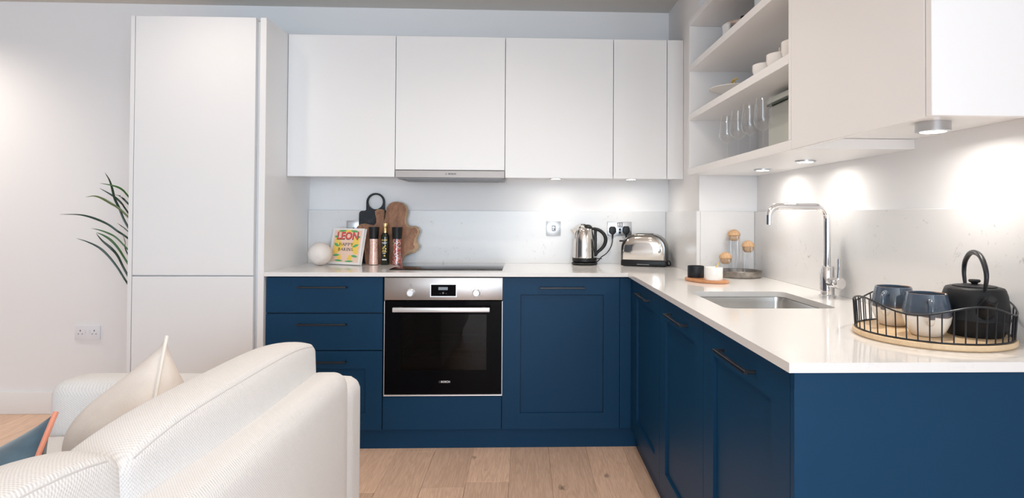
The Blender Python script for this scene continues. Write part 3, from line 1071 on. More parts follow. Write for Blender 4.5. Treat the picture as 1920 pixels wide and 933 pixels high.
def puck(x, y, z_top, h, label, power, r=.036, spread=172):
    t = thing('puck_light', label, 'light', (x, y, z_top - h), 'puck lights under the wall cabinets')
    obj('ring', B().lathe([(r * .74, 0), (r * .8, -.0), (r, 0.001), (r, h), (0, h)], (x, y, z_top - h), 32), SATIN, t)
    obj('lens', B().lathe([(0, -.0006), (r * .70, -.0006), (r * .76, .0012), (0, .0012)], (x, y, z_top - h), 28), LENS, t)
    a = area('puck_lamp', (x, y, z_top - h - .003), (x, y, 0), r * 1.3, 0, power, WARM, spread, 'DISK')
    return t


puck(.177, -.235, 1.402, .012, 'lit puck light under the wall cabinet right of the cooker hood', 0.62)
puck(.610, -.235, 1.402, .012, 'lit puck light under the narrow wall cabinet near the pillar', 0.62)
puck(1.035, -1.076, ZU, .006, 'lit puck light under the shelf unit, farther from the camera', 0.85)
puck(1.030, -1.482, ZU, .006, 'lit puck light under the shelf unit, nearer the camera', 0.85)
puck(1.015, -2.187, 1.4195, .024, 'thick steel-ringed puck light under the large near wall cabinet', 1.2, .039)

# ceiling downlights, all beyond the top of the frame


def downlight(x, y, label, power):
    t = thing('downlight', label, 'light', (x, y, ZCE), 'ceiling downlights')
    obj('bezel', B().lathe([(.032, -.002), (.036, -.005), (.045, -.004), (.046, 0), (.030, 0)], (x, y, ZCE), 28), WPLASTIC, t)
    obj('lens', B().lathe([(0, -.0035), (.031, -.0035), (.032, -.001), (0, -.001)], (x, y, ZCE), 24), LENSC, t)
    d = bpy.data.lights.new('downlight_lamp', 'SPOT')
    d.energy = power
    d.color = (1.0, 0.87, 0.74)
    d.spot_size = R(150)
    d.spot_blend = 0.9
    d.shadow_soft_size = .03
    o = bpy.data.objects.new('downlight_lamp', d)
    COL.objects.link(o)
    o.location = (x, y, ZCE - .012)


downlight(-3.45, -.60, 'white ceiling downlight near the left part of the back wall', 58)
downlight(-1.50, -1.10, 'white ceiling downlight in front of the tall housing', 13)
downlight(.12, -1.70, 'white ceiling downlight in front of the wall cabinets', 22)
downlight(-.15, -1.30, 'added white ceiling downlight in front of the cooker hood, brightening the wall cabinets', 22)  # extra lamp, added only to lift the wall cabinet fronts
downlight(-.20, -2.80, 'white ceiling downlight above the sofa back', 26)

# ------------------------------------------------------------------ sockets and switches


def plate(name, label, cat, x0, x1, z0, z1, y, m, d=.006):
    t = thing(name, label, cat, ((x0 + x1) / 2, y, (z0 + z1) / 2))
    obj('face_plate', B().box(x0, x1, y - d, y, z0, z1, .0015, 2), m, t)
    return t


t = plate('wall_socket', 'white double wall socket low on the left wall area', 'socket', -2.653, -2.507, .432, .516, 0, WPLASTIC, .009)
h = B()
for cx in (-2.620, -2.540):
    h.box(cx - .0022, cx + .0022, -.0094, -.008, .483, .492).box(cx - .0135, cx - .0085, -.0094, -.008, .466, .470).box(cx + .0085, cx + .0135, -.0094, -.008, .466, .470)
obj('socket_holes', h, DARKHOLE, t)['kind'] = 'stuff'
obj('rocker', B().box(-2.598, -2.588, -.0115, -.009, .476, .494, .001, 1), WPLASTIC, t)
obj('rocker', B().box(-2.572, -2.562, -.0115, -.009, .476, .494, .001, 1), WPLASTIC, t)

t = plate('switch', 'square chrome switch on the splashback left of the kettle', 'switch', .133, .219, 1.062, 1.146, -.02, SATIN)
obj('surround', B().prism(rect(.1645, .1885, 1.0885, 1.122, .004), XZ, -.0272, -.026, [rect(.1675, .1855, 1.092, 1.1185)]), BLACKP, t)
obj('rocker', B().box(.168, .185, -.0295, -.026, 1.0925, 1.118, .0015, 2), CHROME, t)
obj('rocker_mark', B().box(.168, .185, -.0300, -.0292, 1.100, 1.1045), BLACKP, t)

t = plate('wall_socket', 'chrome double socket with two black plugs behind the toaster', 'socket', .505, .652, 1.063, 1.146, -.02, SATIN)
obj('surround', B().prism(rect(.5645, .5955, 1.112, 1.142, .003), XZ, -.0272, -.026, [rect(.567, .579, 1.1145, 1.1395), rect(.581, .593, 1.1145, 1.1395)]), BLACKP, t)
obj('rocker', B().box(.5675, .5785, -.0295, -.026, 1.115, 1.139, .001, 1), CHROME, t)
obj('rocker', B().box(.5815, .5925, -.0295, -.026, 1.115, 1.139, .001, 1), CHROME, t)
obj('usb_port', B().box(.5735, .5865, -.0268, -.0255, 1.092, 1.107), DARKHOLE, t)
obj('usb_port', B().box(.5735, .5865, -.0268, -.0255, 1.074, 1.089), DARKHOLE, t)

t = plate('wall_socket', 'chrome socket half hidden behind the chopping boards', 'socket', -1.066, -.983, 1.062, 1.146, -.02, SATIN)
obj('socket_hole', B().box(-1.029, -1.019, -.0268, -.0255, 1.085, 1.103), DARKHOLE, t)
obj('rim', B().prism(rect(-1.060, -.989, 1.068, 1.140, .004), XZ, -.0266, -.0258, [rect(-1.0585, -.9905, 1.0695, 1.1385, .004)]), GREYINK, t)


def plug(cx, cz, label):
    t = thing('plug', label, 'plug', (cx, -.03, cz))
    shape = [(-.013, .024), (.013, .024), (.021, .012), (.0215, -.010), (.012, -.021), (.005, -.026), (-.005, -.026), (-.012, -.021), (-.0215, -.010), (-.021, .012)]
    b = B().prism([(u + cx, v + cz) for u, v in shape], XZ, -.0262, -.046)
    es = [e for e in b.bm.edges if all(abs(v.co.y + .046) < 1e-5 for v in e.verts) and len(e.link_faces) == 2 and abs(e.calc_face_angle(0)) > .5]
    bmesh.ops.bevel(b.bm, geom=es, offset=.005, segments=3, profile=.5, affect='EDGES')
    obj('body', b, BLACKP, t)
    obj('strain_relief', B().tube([(cx, -.036, cz - .022), (cx, -.037, cz - .036), (cx - .001, -.038, cz - .050)], [.006, .005, .0038], 10), BLACKP, t)
    return t


pk = plug(.534, 1.094, 'black plug of the kettle, left in the chrome double socket')
c = spline([(.533, -.038, 1.046), (.531, -.042, 1.02), (.517, -.05, .985), (.49, -.07, .955), (.462, -.068, .935), (.447, -.05, .912), (.425, -.034, .8955)], 6)
obj('cord', B().tube(c, .0030, 8), BLACKP, pk)
pk = plug(.617, 1.096, 'black plug of the toaster, right in the chrome double socket')
c = spline([(.616, -.038, 1.048), (.617, -.036, 1.0), (.625, -.034, .95), (.66, -.034, .905), (.72, -.038, .8955)], 6)
obj('cord', B().tube(c, .0030, 8), BLACKP, pk)

# ------------------------------------------------------------------ things on the back worktop
tag(obj('stone_ball', B().lathe([(0, 0)] + [(.0655 * math.sin(R(a)), .0655 - .0655 * math.cos(R(a))) for a in range(14, 180, 8)] + [(0, .131)],
                               (-1.160, -.205, ZC), 32), MARBLE), 'round cream stone ball on the worktop beside the tall housing', 'ornament')

# recipe book leaning back, turned to the left
t = thing('recipe_book', 'colourful recipe book leaning on the chopping boards', 'book', (0, 0, 0))
bw, bh, bt = .226, .210, .020


def cover(u, v, d):
    return (u, d, v)


obj('pages', B().box(-bw / 2 + .003, bw / 2 - .003, .002, bt - .002, .003, bh - .003), PAPER, t)
cv = obj('cover', B().box(-bw / 2, bw / 2, 0, .002, 0, bh).box(-bw / 2, bw / 2, bt - .002, bt, 0, bh).box(-bw / 2, -bw / 2 + .002, .0, bt, 0, bh), PAPER, t)
obj('printed_panel', B().box(-bw / 2 + .016, bw / 2 - .014, -.0004, .0002, .012, bh - .012), PINKC, cv)
ye = B()
for pts in ([(-.088, .155), (-.05, .152), (-.045, .13), (-.02, .11), (-.03, .085), (-.06, .06), (-.088, .06)],
            [(.088, .155), (.05, .158), (.045, .13), (.03, .115), (.045, .085), (.06, .06), (.088, .06)],
            [(-.07, .20), (.06, .20), (.05, .185), (-.06, .185)], [(-.06, .052), (-.03, .058), (-.022, .03), (-.05, .022)], [(.06, .05), (.03, .055), (.018, .028), (.05, .022)]):
    ye.prism(pts, cover, -.0007, -.0003)
obj('yellow_shapes', ye, YELLOWC, cv)
gr = B()


def leaf2d(cx, cy, L, wd, ang):
    up, dn = [], []
    for i in range(9):
        s = i / 8
        w = wd * math.sin(math.pi * s) ** .8
        up.append((s - .5, w))
        dn.append((s - .5, -w))
    pts = up[:-1] + [(.5, 0)] + dn[1:-1][::-1]
    pts[0] = (-.5, 0)
    ca, sa = math.cos(R(ang)), math.sin(R(ang))
    return [(cx + (u * L) * ca - v * sa, cy + (u * L) * sa + v * ca) for u, v in pts]


for a in ((-.04, .194, .062, .0055, 3), (.046, .192, .062, .006, -6), (-.078, .160, .03, .007, 0), (.078, .158, .03, .007, 8), (-.070, .112, .042, .008, -25),
          (.066, .108, .046, .007, 20), (-.062, .052, .05, .0065, 4), (.068, .048, .046, .007, -8), (-.04, .021, .06, .0055, -2), (.036, .018, .062, .005, 2)):
    gr.prism(leaf2d(*a), cover, -.0010, -.0004)
obj('green_leaves', gr, GREENC, cv)
obj('title_shadow', text_bm('LEON', .060, cover, -.0011, -.0009, .0012, .1630, .0026, 1.02), INK, cv)
obj('title', text_bm('LEON', .060, cover, -.0015, -.0010, 0, .1645, .0010, 1.02), REDC, cv)

GLYPH = {
    'H': [((.1, 0), (.1, 1), .22), ((.9, 0), (.9, 1), .11), ((.1, .5), (.9, .5), .10)],
    'A': [((.0, 0), (.5, 1), .10), ((.5, 1), (1, 0), .22), ((.2, .36), (.8, .36), .10)],
    'P': [((.15, 0), (.15, 1), .22), ((.15, .97), (.6, .97), .10), ((.75, .94), (.75, .56), .18), ((.15, .5), (.62, .5), .10)],
    'Y': [((.0, 1), (.5, .45), .22), ((1, 1), (.5, .45), .10), ((.5, .5), (.5, 0), .20)],
    'B': [((.15, 0), (.15, 1), .22), ((.15, .97), (.55, .97), .10), ((.68, .94), (.68, .58), .18), ((.15, .52), (.65, .52), .10), ((.78, .47), (.78, .07), .2), ((.15, .03), (.65, .03), .10)],
    'K': [((.15, 0), (.15, 1), .22), ((.2, .42), (.9, 1), .10), ((.42, .6), (.92, 0), .22)],
    'I': [((.5, 0), (.5, 1), .24)],
    'N': [((.08, 0), (.08, 1), .10), ((.08, 1), (.92, 0), .22), ((.92, 0), (.92, 1), .10)],
    'G': [((.85, .85), (.5, .98), .12), ((.5, .98), (.2, .8), .14), ((.14, .8), (.14, .2), .2), ((.2, .18), (.55, .02), .12), ((.55, .03), (.82, .15), .12), ((.84, .42), (.84, .05), .18), ((.6, .42), (1, .42), .10)],
}


def serif_line(b, s, cx, base, hgt, wid, gap):
    tot = sum((.45 if ch == 'I' else 1) * wid for ch in s) + gap * (len(s) - 1)
    x = cx - tot / 2
    for ch in s:
        w_ = wid * (.45 if ch == 'I' else 1)
        for p, q, th in GLYPH[ch]:
            p, q = Vector((x + p[0] * w_, base + p[1] * hgt)), Vector((x + q[0] * w_, base + q[1] * hgt))
            n_ = Vector((-(q - p).y, (q - p).x)).normalized() * th * wid / 2
            b.prism([tuple(p - n_), tuple(q - n_), tuple(q + n_), tuple(p + n_)], cover, -.0009, -.0013)
            for e in (p, q):
                if abs((q - p).x) < 1e-6 and ch not in 'G':
                    b.prism(rect(e.x - th * wid * .5 - .0018, e.x + th * wid * .5 + .0018, e.y - .0006, e.y + .0006), cover, -.0009, -.0013)
        x += w_ + gap
    return b


st = serif_line(B(), 'HAPPY', 0, .107, .0165, .0155, .005)
serif_line(st, 'BAKING', 0, .078, .0165, .0150, .005)
obj('subtitle', st, INK, cv)
t.location = (-1.037, -.176, ZC + .0048)
t.rotation_euler = (R(-12.5), 0, R(-24))

# chopping boards
t = thing('chopping_board', 'black chopping board with a ring handle behind the wooden board', 'board', (-.89, -.05, ZC))


def lean(y0, slope):
    def f(u, v, d):
        return (u, y0 + d + (v - ZC) * slope, v)
    return f


cxr, zr = -.8925, 1.2575
o = rect(-.988, -.797, ZC, 1.205, .018)
i0 = max(range(len(o)), key=lambda i: (round(o[i][1], 5), o[i][0]))
ol = [p for p in o]
# walk: bottom edge, right side, top right, neck, ring, neck, top left, left side
right = [(-.979, ZC), (-.806, ZC), (-.797, ZC + .009), (-.797, 1.187)]
right += [(-.815 + .018 * math.cos(R(a)), 1.187 + .018 * math.sin(R(a))) for a in (30, 60, 90)]
nk = .0545
right += [(cxr + nk + .006, 1.205), (cxr + nk, 1.212)]
right += [(cxr + nk * math.cos(R(a)), zr + nk * math.sin(R(a))) for a in range(0, 181, 10)]
right += [(cxr - nk, 1.212), (cxr - nk - .006, 1.205)]
right += [(-.970 + .018 * math.cos(R(a)), 1.187 + .018 * math.sin(R(a))) for a in (90, 120, 150)]
right += [(-.988, 1.187), (-.988, ZC + .009)]
obj('board', B().prism(right, lean(-.058, .065), 0, .014, [circle(cxr, zr, .0435, 36)]), SLATE, t)

# live edge board: outline in millimetres from its lower left (u right, v up)
zx = [(520, 848), (503, 790), (498, 720), (470, 560), (400, 470), (405, 440), (440, 412), (490, 405), (550, 418), (592, 424), (614, 395), (612, 350), (598, 300), (596, 265),
      (620, 246), (665, 245), (690, 256), (697, 300), (694, 345), (700, 375), (708, 340), (714, 285), (722, 230), (748, 186), (790, 163), (840, 160), (895, 173), (935, 207), (957, 252),
      (950, 310), (936, 350), (938, 392), (962, 424), (1002, 434), (1040, 430), (1070, 447), (1089, 490), (1076, 530), (1056, 572), (1064, 618), (1084, 645), (1076, 690), (1040, 722),
      (985, 742), (930, 765), (912, 795), (903, 848)]
sc_ = 1 / 5.83 / 320.5
out = [((u - 700) * sc_ - .829, ZC + (848 - v) * sc_) for u, v in zx]
t = thing('chopping_board', 'large live-edge wooden board with a split, leaning on the splashback', 'board', (-.78, -.08, ZC))
f0 = lean(-.108, .10)
cpt = Vector((sum(p[0] for p in out) / len(out), sum(p[1] for p in out) / len(out)))


def inset(pts, k):
    r_ = []
    n_ = len(pts)
    area2 = sum(pts[i][0] * pts[(i + 1) % n_][1] - pts[(i + 1) % n_][0] * pts[i][1] for i in range(n_))
    sg = 1 if area2 > 0 else -1
    for i in range(n_):
        a, b_, c_ = Vector(pts[i - 1]), Vector(pts[i]), Vector(pts[(i + 1) % n_])
        d_ = ((b_ - a).normalized() + (c_ - b_).normalized())
        d_ = d_.normalized() if d_.length > 1e-6 else (c_ - a).normalized()
        nn = Vector((-d_.y, d_.x)) * sg
        kk = k(b_) if callable(k) else k
        r_.append(tuple(b_ + nn * kk))
    return r_


def edge_w(p):
    if p.y < ZC + .004:
        return 0.0
    if p.x > -.70:
        return .021 if p.y < ZC + .125 else .009
    return .006 if p.x > -.72 else (.0035 if p.x > -.79 else .0015)


inn = inset(out, edge_w)
obj('heartwood', B().prism(inn, f0, -.004, .010), ACACIA, t)
b = B()
n_ = len(out)
r0 = [b.bm.verts.new(f0(*p, -.004)) for p in inn]
r1 = [b.bm.verts.new(f0(*p, .006)) for p in out]
r2 = [b.bm.verts.new(f0(*p, .022)) for p in out]
r3 = [b.bm.verts.new(f0(*p, .022)) for p in inn]
for p, q in ((r0, r1), (r1, r2), (r2, r3)):
    for i in range(n_):
        j = (i + 1) % n_
        b.bm.faces.new((p[i], p[j], q[j], q[i]))
obj('live_edge', b, SAP, t, angle=60)
obj('back_face', B().prism(inn, f0, .0105, .0215), ACACIA, t)


def mill(x, y, m, label):
    t = thing('spice_mill', label, 'mill', (x, y, ZC), 'spice mills by the chopping boards')
    obj('filling', B().lathe([(0, ZC + .003), (.0268, ZC + .003), (.0262, ZC + .02), (.0235, ZC + .07), (.0225, ZC + .105), (.0232, ZC + .150), (0, ZC + .150)], (x, y, 0), 28), m, t)
    obj('jar', B().lathe([(0, ZC + .0005), (.0285, ZC + .0005), (.0287, ZC + .006), (.0275, ZC + .03), (.0248, ZC + .07), (.0238, ZC + .105), (.0245, ZC + .152)], (x, y, 0), 32), GLASS, t)
    obj('cap', B().lathe([(0, ZC + .150), (.0255, ZC + .150), (.0262, ZC + .158), (.0300, ZC + .212), (.0305, ZC + .215), (.0300, ZC + .218), (.026, ZC + .218), (.025, ZC + .214), (0, ZC + .214)],
                         (x, y, 0), 32), BLACKP, t)


mill(-.8715, -.150, SALT, 'black-capped mill of pink salt beside the recipe book')
mill(-.7380, -.150, PEPPER, 'black-capped mill of red mixed peppercorns nearest the hob')
t = thing('oil_bottle', 'slim dark bottle with gold cap between the two mills', 'bottle', (-.806, -.150, ZC))
obj('body', B().lathe([(0, ZC + .0004), (.0225, ZC + .0004), (.0238, ZC + .003), (.0238, ZC + .160), (.0225, ZC + .172), (.0125, ZC + .186), (.0115, ZC + .20), (0, ZC + .20)],
                      (-.806, -.150, 0), 32), OILB, t)
obj('cap', B().lathe([(0, ZC + .184), (.0130, ZC + .184), (.0128, ZC + .206), (.0118, ZC + .208), (.0118, ZC + .213), (.0132, ZC + .215), (.0132, ZC + .238), (.0122, ZC + .241), (0, ZC + .241)],
                     (-.806, -.150, 0), 28), GOLD, t)


def wrap(x, y, r, u, v):
    a = u / r - math.pi / 2
    return (x + r * math.cos(a), y + r * math.sin(a), ZC + v)


def patch(b, u0, u1, v0, v1, x=-.806, y=-.150, r=.0242):
    k = 4
    for i in range(k):
        a, c_ = u0 + (u1 - u0) * i / k, u0 + (u1 - u0) * (i + 1) / k
        b.quad(wrap(x, y, r, a, v0), wrap(x, y, r, c_, v0), wrap(x, y, r, c_, v1), wrap(x, y, r, a, v1))


b = B()
for u0, u1, v0, v1 in ((-.017, -.011, .140, .147), (-.009, -.003, .140, .147), (-.001, .005, .140, .147), (.007, .016, .140, .147), (.002, .010, .108, .114), (-.006, .004, .100, .107),
                       (-.012, -.002, .092, .100), (.004, .013, .090, .098), (-.010, -.001, .080, .088), (.002, .010, .080, .086), (-.014, .014, .074, .078), (-.002, .006, .050, .058)):
    patch(b, u0, u1, v0, v1)
obj('gold_print', b, GOLDP, t)
b = B()
for u0, u1, v0, v1 in ((-.015, .015, .129, .131), (-.013, .013, .123, .125), (-.008, .008, .066, .069), (-.012, -.005, .028, .035), (-.003, .004, .028, .035), (.006, .013, .028, .035)):
    patch(b, u0, u1, v0, v1)
obj('white_print', b, WHITEINK, t)

# kettle
kx, ky = .357, -.108
t = thing('kettle', 'polished steel electric kettle with black handle on its base', 'kettle', (kx, ky, ZC))
obj('power_base', B().lathe([(0, ZC + .0005), (.070, ZC + .0005), (.0765, ZC + .004), (.0775, ZC + .010), (.074, ZC + .015), (.062, ZC + .018), (0, ZC + .018)], (kx, ky, 0), 40), BLACKP, t)
obj('foot_band', B().lathe([(0, ZC + .0182), (.066, ZC + .0182), (.0725, ZC + .022), (.0735, ZC + .041), (.070, ZC + .0425), (0, ZC + .0425)], (kx, ky, 0), 40), BLACKP, t)
obj('body', B().lathe([(0, ZC + .0427), (.066, ZC + .0427), (.0645, ZC + .05), (.0635, ZC + .09), (.0615, ZC + .14), (.057, ZC + .175), (.0515, ZC + .20), (.0455, ZC + .2145), (.043, ZC + .2165), (0, ZC + .2165)],
                      (kx - .004, ky, 0), 48), POLISH, t)
ld = obj('lid', B().lathe([(0, ZC + .2167), (.042, ZC + .2167), (.041, ZC + .224), (.034, ZC + .232), (.020, ZC + .2375), (0, ZC + .239)], (kx - .004, ky, 0), 36), POLISH, t)
obj('lid_rear', B().lathe([(.0424, ZC + .2167), (.0415, ZC + .2245), (.0345, ZC + .2328), (.022, ZC + .2378), (.0, ZC + .2378)], (kx + .0035, ky, 0), 32), BLACKP, ld)
obj('lid_knob', B().lathe([(0, ZC + .2370), (.014, ZC + .2375), (.013, ZC + .2405), (0, ZC + .2415)], (kx - .010, ky, 0), 24), BLACKP, ld)
b = B()                                   # spout: a tapered lip standing off the upper left of the body
for s in range(7):
    pass
rows = []
for zz, ext, hw in ((.165, .000, .004), (.180, .012, .014), (.195, .024, .020), (.2085, .0335, .023)):
    rad = .058 if zz < .18 else .053
    ring = [(kx - rad + .016, ky + hw, ZC + zz), (kx - rad - ext * .5, ky + hw * .8, ZC + zz), (kx - rad - ext, ky, ZC + zz), (kx - rad - ext * .5, ky - hw * .8, ZC + zz), (kx - rad + .016, ky - hw, ZC + zz)]
    rows.append([b.bm.verts.new(p) for p in ring])
for p, q in zip(rows, rows[1:]):
    for i in range(4):
        b.bm.faces.new((p[i], p[i + 1], q[i + 1], q[i]))
b.bm.faces.new(rows[0][::-1])
b.bm.faces.new(rows[-1])
obj('spout', b, POLISH, t, angle=60)
hp = spline([(kx + .040, ky, ZC + .212), (kx + .062, ky, ZC + .212), (kx + .090, ky, ZC + .203), (kx + .115, ky, ZC + .18), (kx + .1255, ky, ZC + .150), (kx + .118, ky, ZC + .118),
             (kx + .098, ky, ZC + .092), (kx + .078, ky, ZC + .075), (kx + .068, ky, ZC + .058)], 5)
nn = len(hp)
obj('handle', B().tube(hp, [.0075 + .0035 * math.sin(math.pi * i / (nn - 1)) for i in range(nn)], 12)
    .box(kx + .0555, kx + .0725, ky - .011, ky + .011, ZC + .05, ZC + .205, .004, 2), BLACKP, t)
obj('switch_lever', B().box(kx + .066, kx + .103, ky - .008, ky + .008, ZC + .0335, ZC + .038, .0018, 2), BLACKP, t)
obj('water_gauge', B().box(kx + .0725, kx + .0755, ky - .004, ky + .004, ZC + .075, ZC + .19, .001, 1), GLASS, t)

# toaster, built around its own middle and then turned
t = thing('toaster', 'polished two-slice toaster with black base and rounded shoulders', 'toaster', (0, 0, 0))
tw, td, th = .258, .150, .186


def tprof(w, z0, z1, r, ex=2.25):
    """straight sides that run into a domed top"""
    pts = [(-w, z0), (w, z0)]
    for sgn, rng in ((1, range(0, 91, 9)), (-1, range(90, -1, -9))):
        for a in rng:
            cx, sx = max(math.cos(R(a)), 0) ** (2 / ex), max(math.sin(R(a)), 0) ** (2 / ex)
            if sgn < 0 and a == 90:
                continue
            pts.append((sgn * (w - r + r * cx), z1 - r * .92 + r * .92 * sx))
    return pts


o = tprof(tw / 2 - .010, .036, th - .010, .094)
b = B()
rings = []
for yy, ins in ((-td / 2, .0035), (-td / 2 - .006, .012), ):
    rings.append([b.bm.verts.new((u, yy, v)) for u, v in inset(o, ins)])
for p, q in zip(rings, rings[1:]):
    for i in range(len(p)):
        j = (i + 1) % len(p)
        b.bm.faces.new((p[i], p[j], q[j], q[i]))
# gently bowed front sheet
cx_, cz_ = 0, .10
mid = [b.bm.verts.new((v.co.x * .5, -td / 2 - .0085, cz_ + (v.co.z - cz_) * .5)) for v in rings[-1]]
q = rings[-1]
for i in range(len(q)):
    j = (i + 1) % len(q)
    b.bm.faces.new((q[i], q[j], mid[j], mid[i]))
b.bm.faces.new(mid)
obj('front_sheet', b, POLISH, t, angle=70)
sh = B().prism(tprof(tw / 2, .030, th, .100), XZ, -td / 2 + .002, td / 2)
es = [e for e in sh.bm.edges if len(e.link_faces) == 2 and e.calc_face_angle(0) > 1.2 and abs(e.verts[0].co.y - e.verts[1].co.y) < 1e-6]
bmesh.ops.bevel(sh.bm, geom=es, offset=.008, segments=3, profile=.5, affect='EDGES')
obj('body', sh, mat('dark_polished_steel', (0.16, 0.15, 0.14), 0.18, 1.0), t)
obj('base', B().box(-tw / 2 + .001, tw / 2 - .001, -td / 2 - .004, td / 2, .004, .036, .004, 2), BLACKP, t)
obj('feet', B().box(-.11, -.08, -.06, .06, 0, .006).box(.08, .11, -.06, .06, 0, .006), BLACKP, t)
obj('top_rim', B().prism(rect(-.048, .048, -.045, .045, .012), XY, th - .002, th + .0012, [rect(-.042, .042, -.036, -.010), rect(-.042, .042, .010, .036)]), BLACKP, t)
obj('slots', B().box(-.042, .042, -.036, -.010, th - .003, th + .0006).box(-.042, .042, .010, .036, th - .003, th + .0006), DARKHOLE, t)
obj('lever', B().box(-tw / 2 - .020, -tw / 2 + .004, -.018, .018, .138, .147, .003, 2), BLACKP, t)
obj('dial', B().lathe([(0, 0), (.012, 0), (.011, .010), (0, .010)], (-tw / 2 - .0095, 0, .066), 20, 'x'), BLACKP, t)
obj('base_mark', B().box(-.035, .035, -td / 2 - .0046, -td / 2 - .0038, .010, .015), GREYINK, t)
c = spline([(tw / 2 - .01, .02, .03), (tw / 2 + .010, .02, .028), (tw / 2 + .016, .02, .016), (tw / 2 + .012, .03, .004), (tw / 2 - .02, .075, .004)], 6)
obj('cord', B().tube(c, .0032, 8), BLACKP, t)
t.location = (.705, -.166, ZC)
t.rotation_euler[2] = R(-19)

# ------------------------------------------------------------------ things near the pillar
t = thing('serving_board', 'small oval orange-brown wooden board carrying two small pots', 'tray', (.806, -1.012, ZC))
ang = math.atan2(-.80, .60)
pts = []
for i in range(40):
    a = 2 * math.pi * i / 40
    u, v = .108 * math.cos(a), (.062 + .006 * math.cos(a)) * math.sin(a)
    pts.append((.806 + u * math.cos(ang) - v * math.sin(ang), -1.012 + u * math.sin(ang) + v * math.cos(ang)))
b = B().prism(pts, XY, ZC + .0003, ZC + .014)
es = [e for e in b.bm.edges if len(e.link_faces) == 2 and e.calc_face_angle(0) > 1.2]
bmesh.ops.bevel(b.bm, geom=es, offset=.004, segments=3, profile=.5, affect='EDGES')
obj('wood', b, REDWOOD, t)


def potlet(x, y, r, h, m, name, label):
    z = ZC + .0143
    t = thing(name, label, 'pot', (x, y, z))
    obj('body', B().lathe([(0, z), (r * .97, z), (r, z + .003), (r, z + h - .002), (r - .001, z + h), (r - .004, z + h), (r - .005, z + h - .003), (r - .005, z + .008), (0, z + .008)], (x, y, 0), 36), m, t)
    return t


p = potlet(.777, -.955, .0365, .052, SLATE, 'pot', 'small black stone pot on the oval wooden board')
p = potlet(.826, -1.058, .0385, .055, PORC, 'pot', 'small white pot with a gold spoon on the oval wooden board')
obj('filling', B().lathe([(0, ZC + .055), (.033, ZC + .055), (.033, ZC + .0562), (0, ZC + .0562)], (.826, -1.058, 0), 28), PORC, p)
sp_ = thing('spoon', 'gold spoon standing in the small white pot', 'spoon', (.84, -1.05, ZC + .06))
obj('stem', B().tube(spline([(.834, -1.052, ZC + .0565), (.843, -1.049, ZC + .073), (.853, -1.046, ZC + .086)], 4), [.0022] * 6 + [.003] * 2 + [.004], 8), GOLDP, sp_)

px_, py_ = 1.034, -.790
t = thing('metal_tray', 'round aged silver tray holding the three cork-topped jars', 'tray', (px_, py_, ZC))
obj('dish', B().lathe([(0, ZC + .0004), (.098, ZC + .0004), (.102, ZC + .003), (.107, ZC + .030), (.1085, ZC + .031), (.1075, ZC + .0325), (.1045, ZC + .031), (.099, ZC + .006), (0, ZC + .0045)], (px_, py_, 0), 64), AGED, t)


def jar(x, y, h, label):
    z = ZC + .0062
    t = thing('cork_jar', label, 'jar', (x, y, z), 'cork-topped jars on the metal tray')
    obj('glass', B().lathe([(0, z), (.026, z), (.0285, z + .004), (.029, z + .02), (.029, z + h - .01), (.0285, z + h), (.0262, z + h), (.0262, z + h - .01), (.0265, z + .02), (.024, z + .007), (0, z + .006)],
                           (x, y, 0), 128, 'z', 16, .055), FLUTED, t)
    obj('cork_ball', B().lathe([(0, -.023)] + [(.0310 * math.cos(R(a)), .0310 * math.sin(R(a)) * (.95 if a > 0 else 1)) for a in (-60,)] + [(.0225, -.019), (.0252, -.010), (.0258, -.001), (.0306, 0)] +
                               [(.0312 * math.cos(R(a)), .0295 * math.sin(R(a))) for a in range(10, 90, 10)] + [(0, .0295)], (x, y, z + h + .0008), 32), CORK, t)


jar(1.034, -.725, .190, 'tallest fluted glass jar with cork ball, at the back of the metal tray')
jar(1.080, -.790, .138, 'middle-height fluted glass jar with cork ball, right on the metal tray')
jar(.969, -.792, .082, 'shortest fluted glass jar with cork ball, left on the metal tray')

# wire tray with mugs and teapot
tcx, tcy, tr = .9885, -2.213, .169
t = thing('wire_tray', 'round bamboo tray with a wavy black wire gallery near the worktop end', 'tray', (tcx, tcy, ZC))
obj('bamboo_base', B().lathe([(0, ZC + .0004), (tr - .004, ZC + .0004), (tr, ZC + .004), (tr, ZC + .0125), (tr - .002, ZC + .0145), (0, ZC + .0145)], (tcx, tcy, 0), 72), BEECH, t)
zb = ZC + .0165
wr = tr - .006


def rim_z(a):
    return zb + .0690 + .0122 * math.cos(4 * (a - R(-1.5)))


flare = .004
obj('rim_wire', B().tube([(tcx + (wr + flare) * math.cos(R(a)), tcy + (wr + flare) * math.sin(R(a)), rim_z(R(a))) for a in range(0, 360, 4)], .0021, 8, True), BLACKM, t)
obj('base_wire', B().tube([(tcx + wr * math.cos(R(a)), tcy + wr * math.sin(R(a)), zb) for a in range(0, 360, 5)], .0021, 8, True), BLACKM, t)
for i in range(46):
    a = 2 * math.pi * i / 46
    obj('upright_wire', B().tube([(tcx + wr * math.cos(a), tcy + wr * math.sin(a), zb), (tcx + (wr + flare) * math.cos(a), tcy + (wr + flare) * math.sin(a), rim_z(a))], .0016, 6), BLACKM, t)


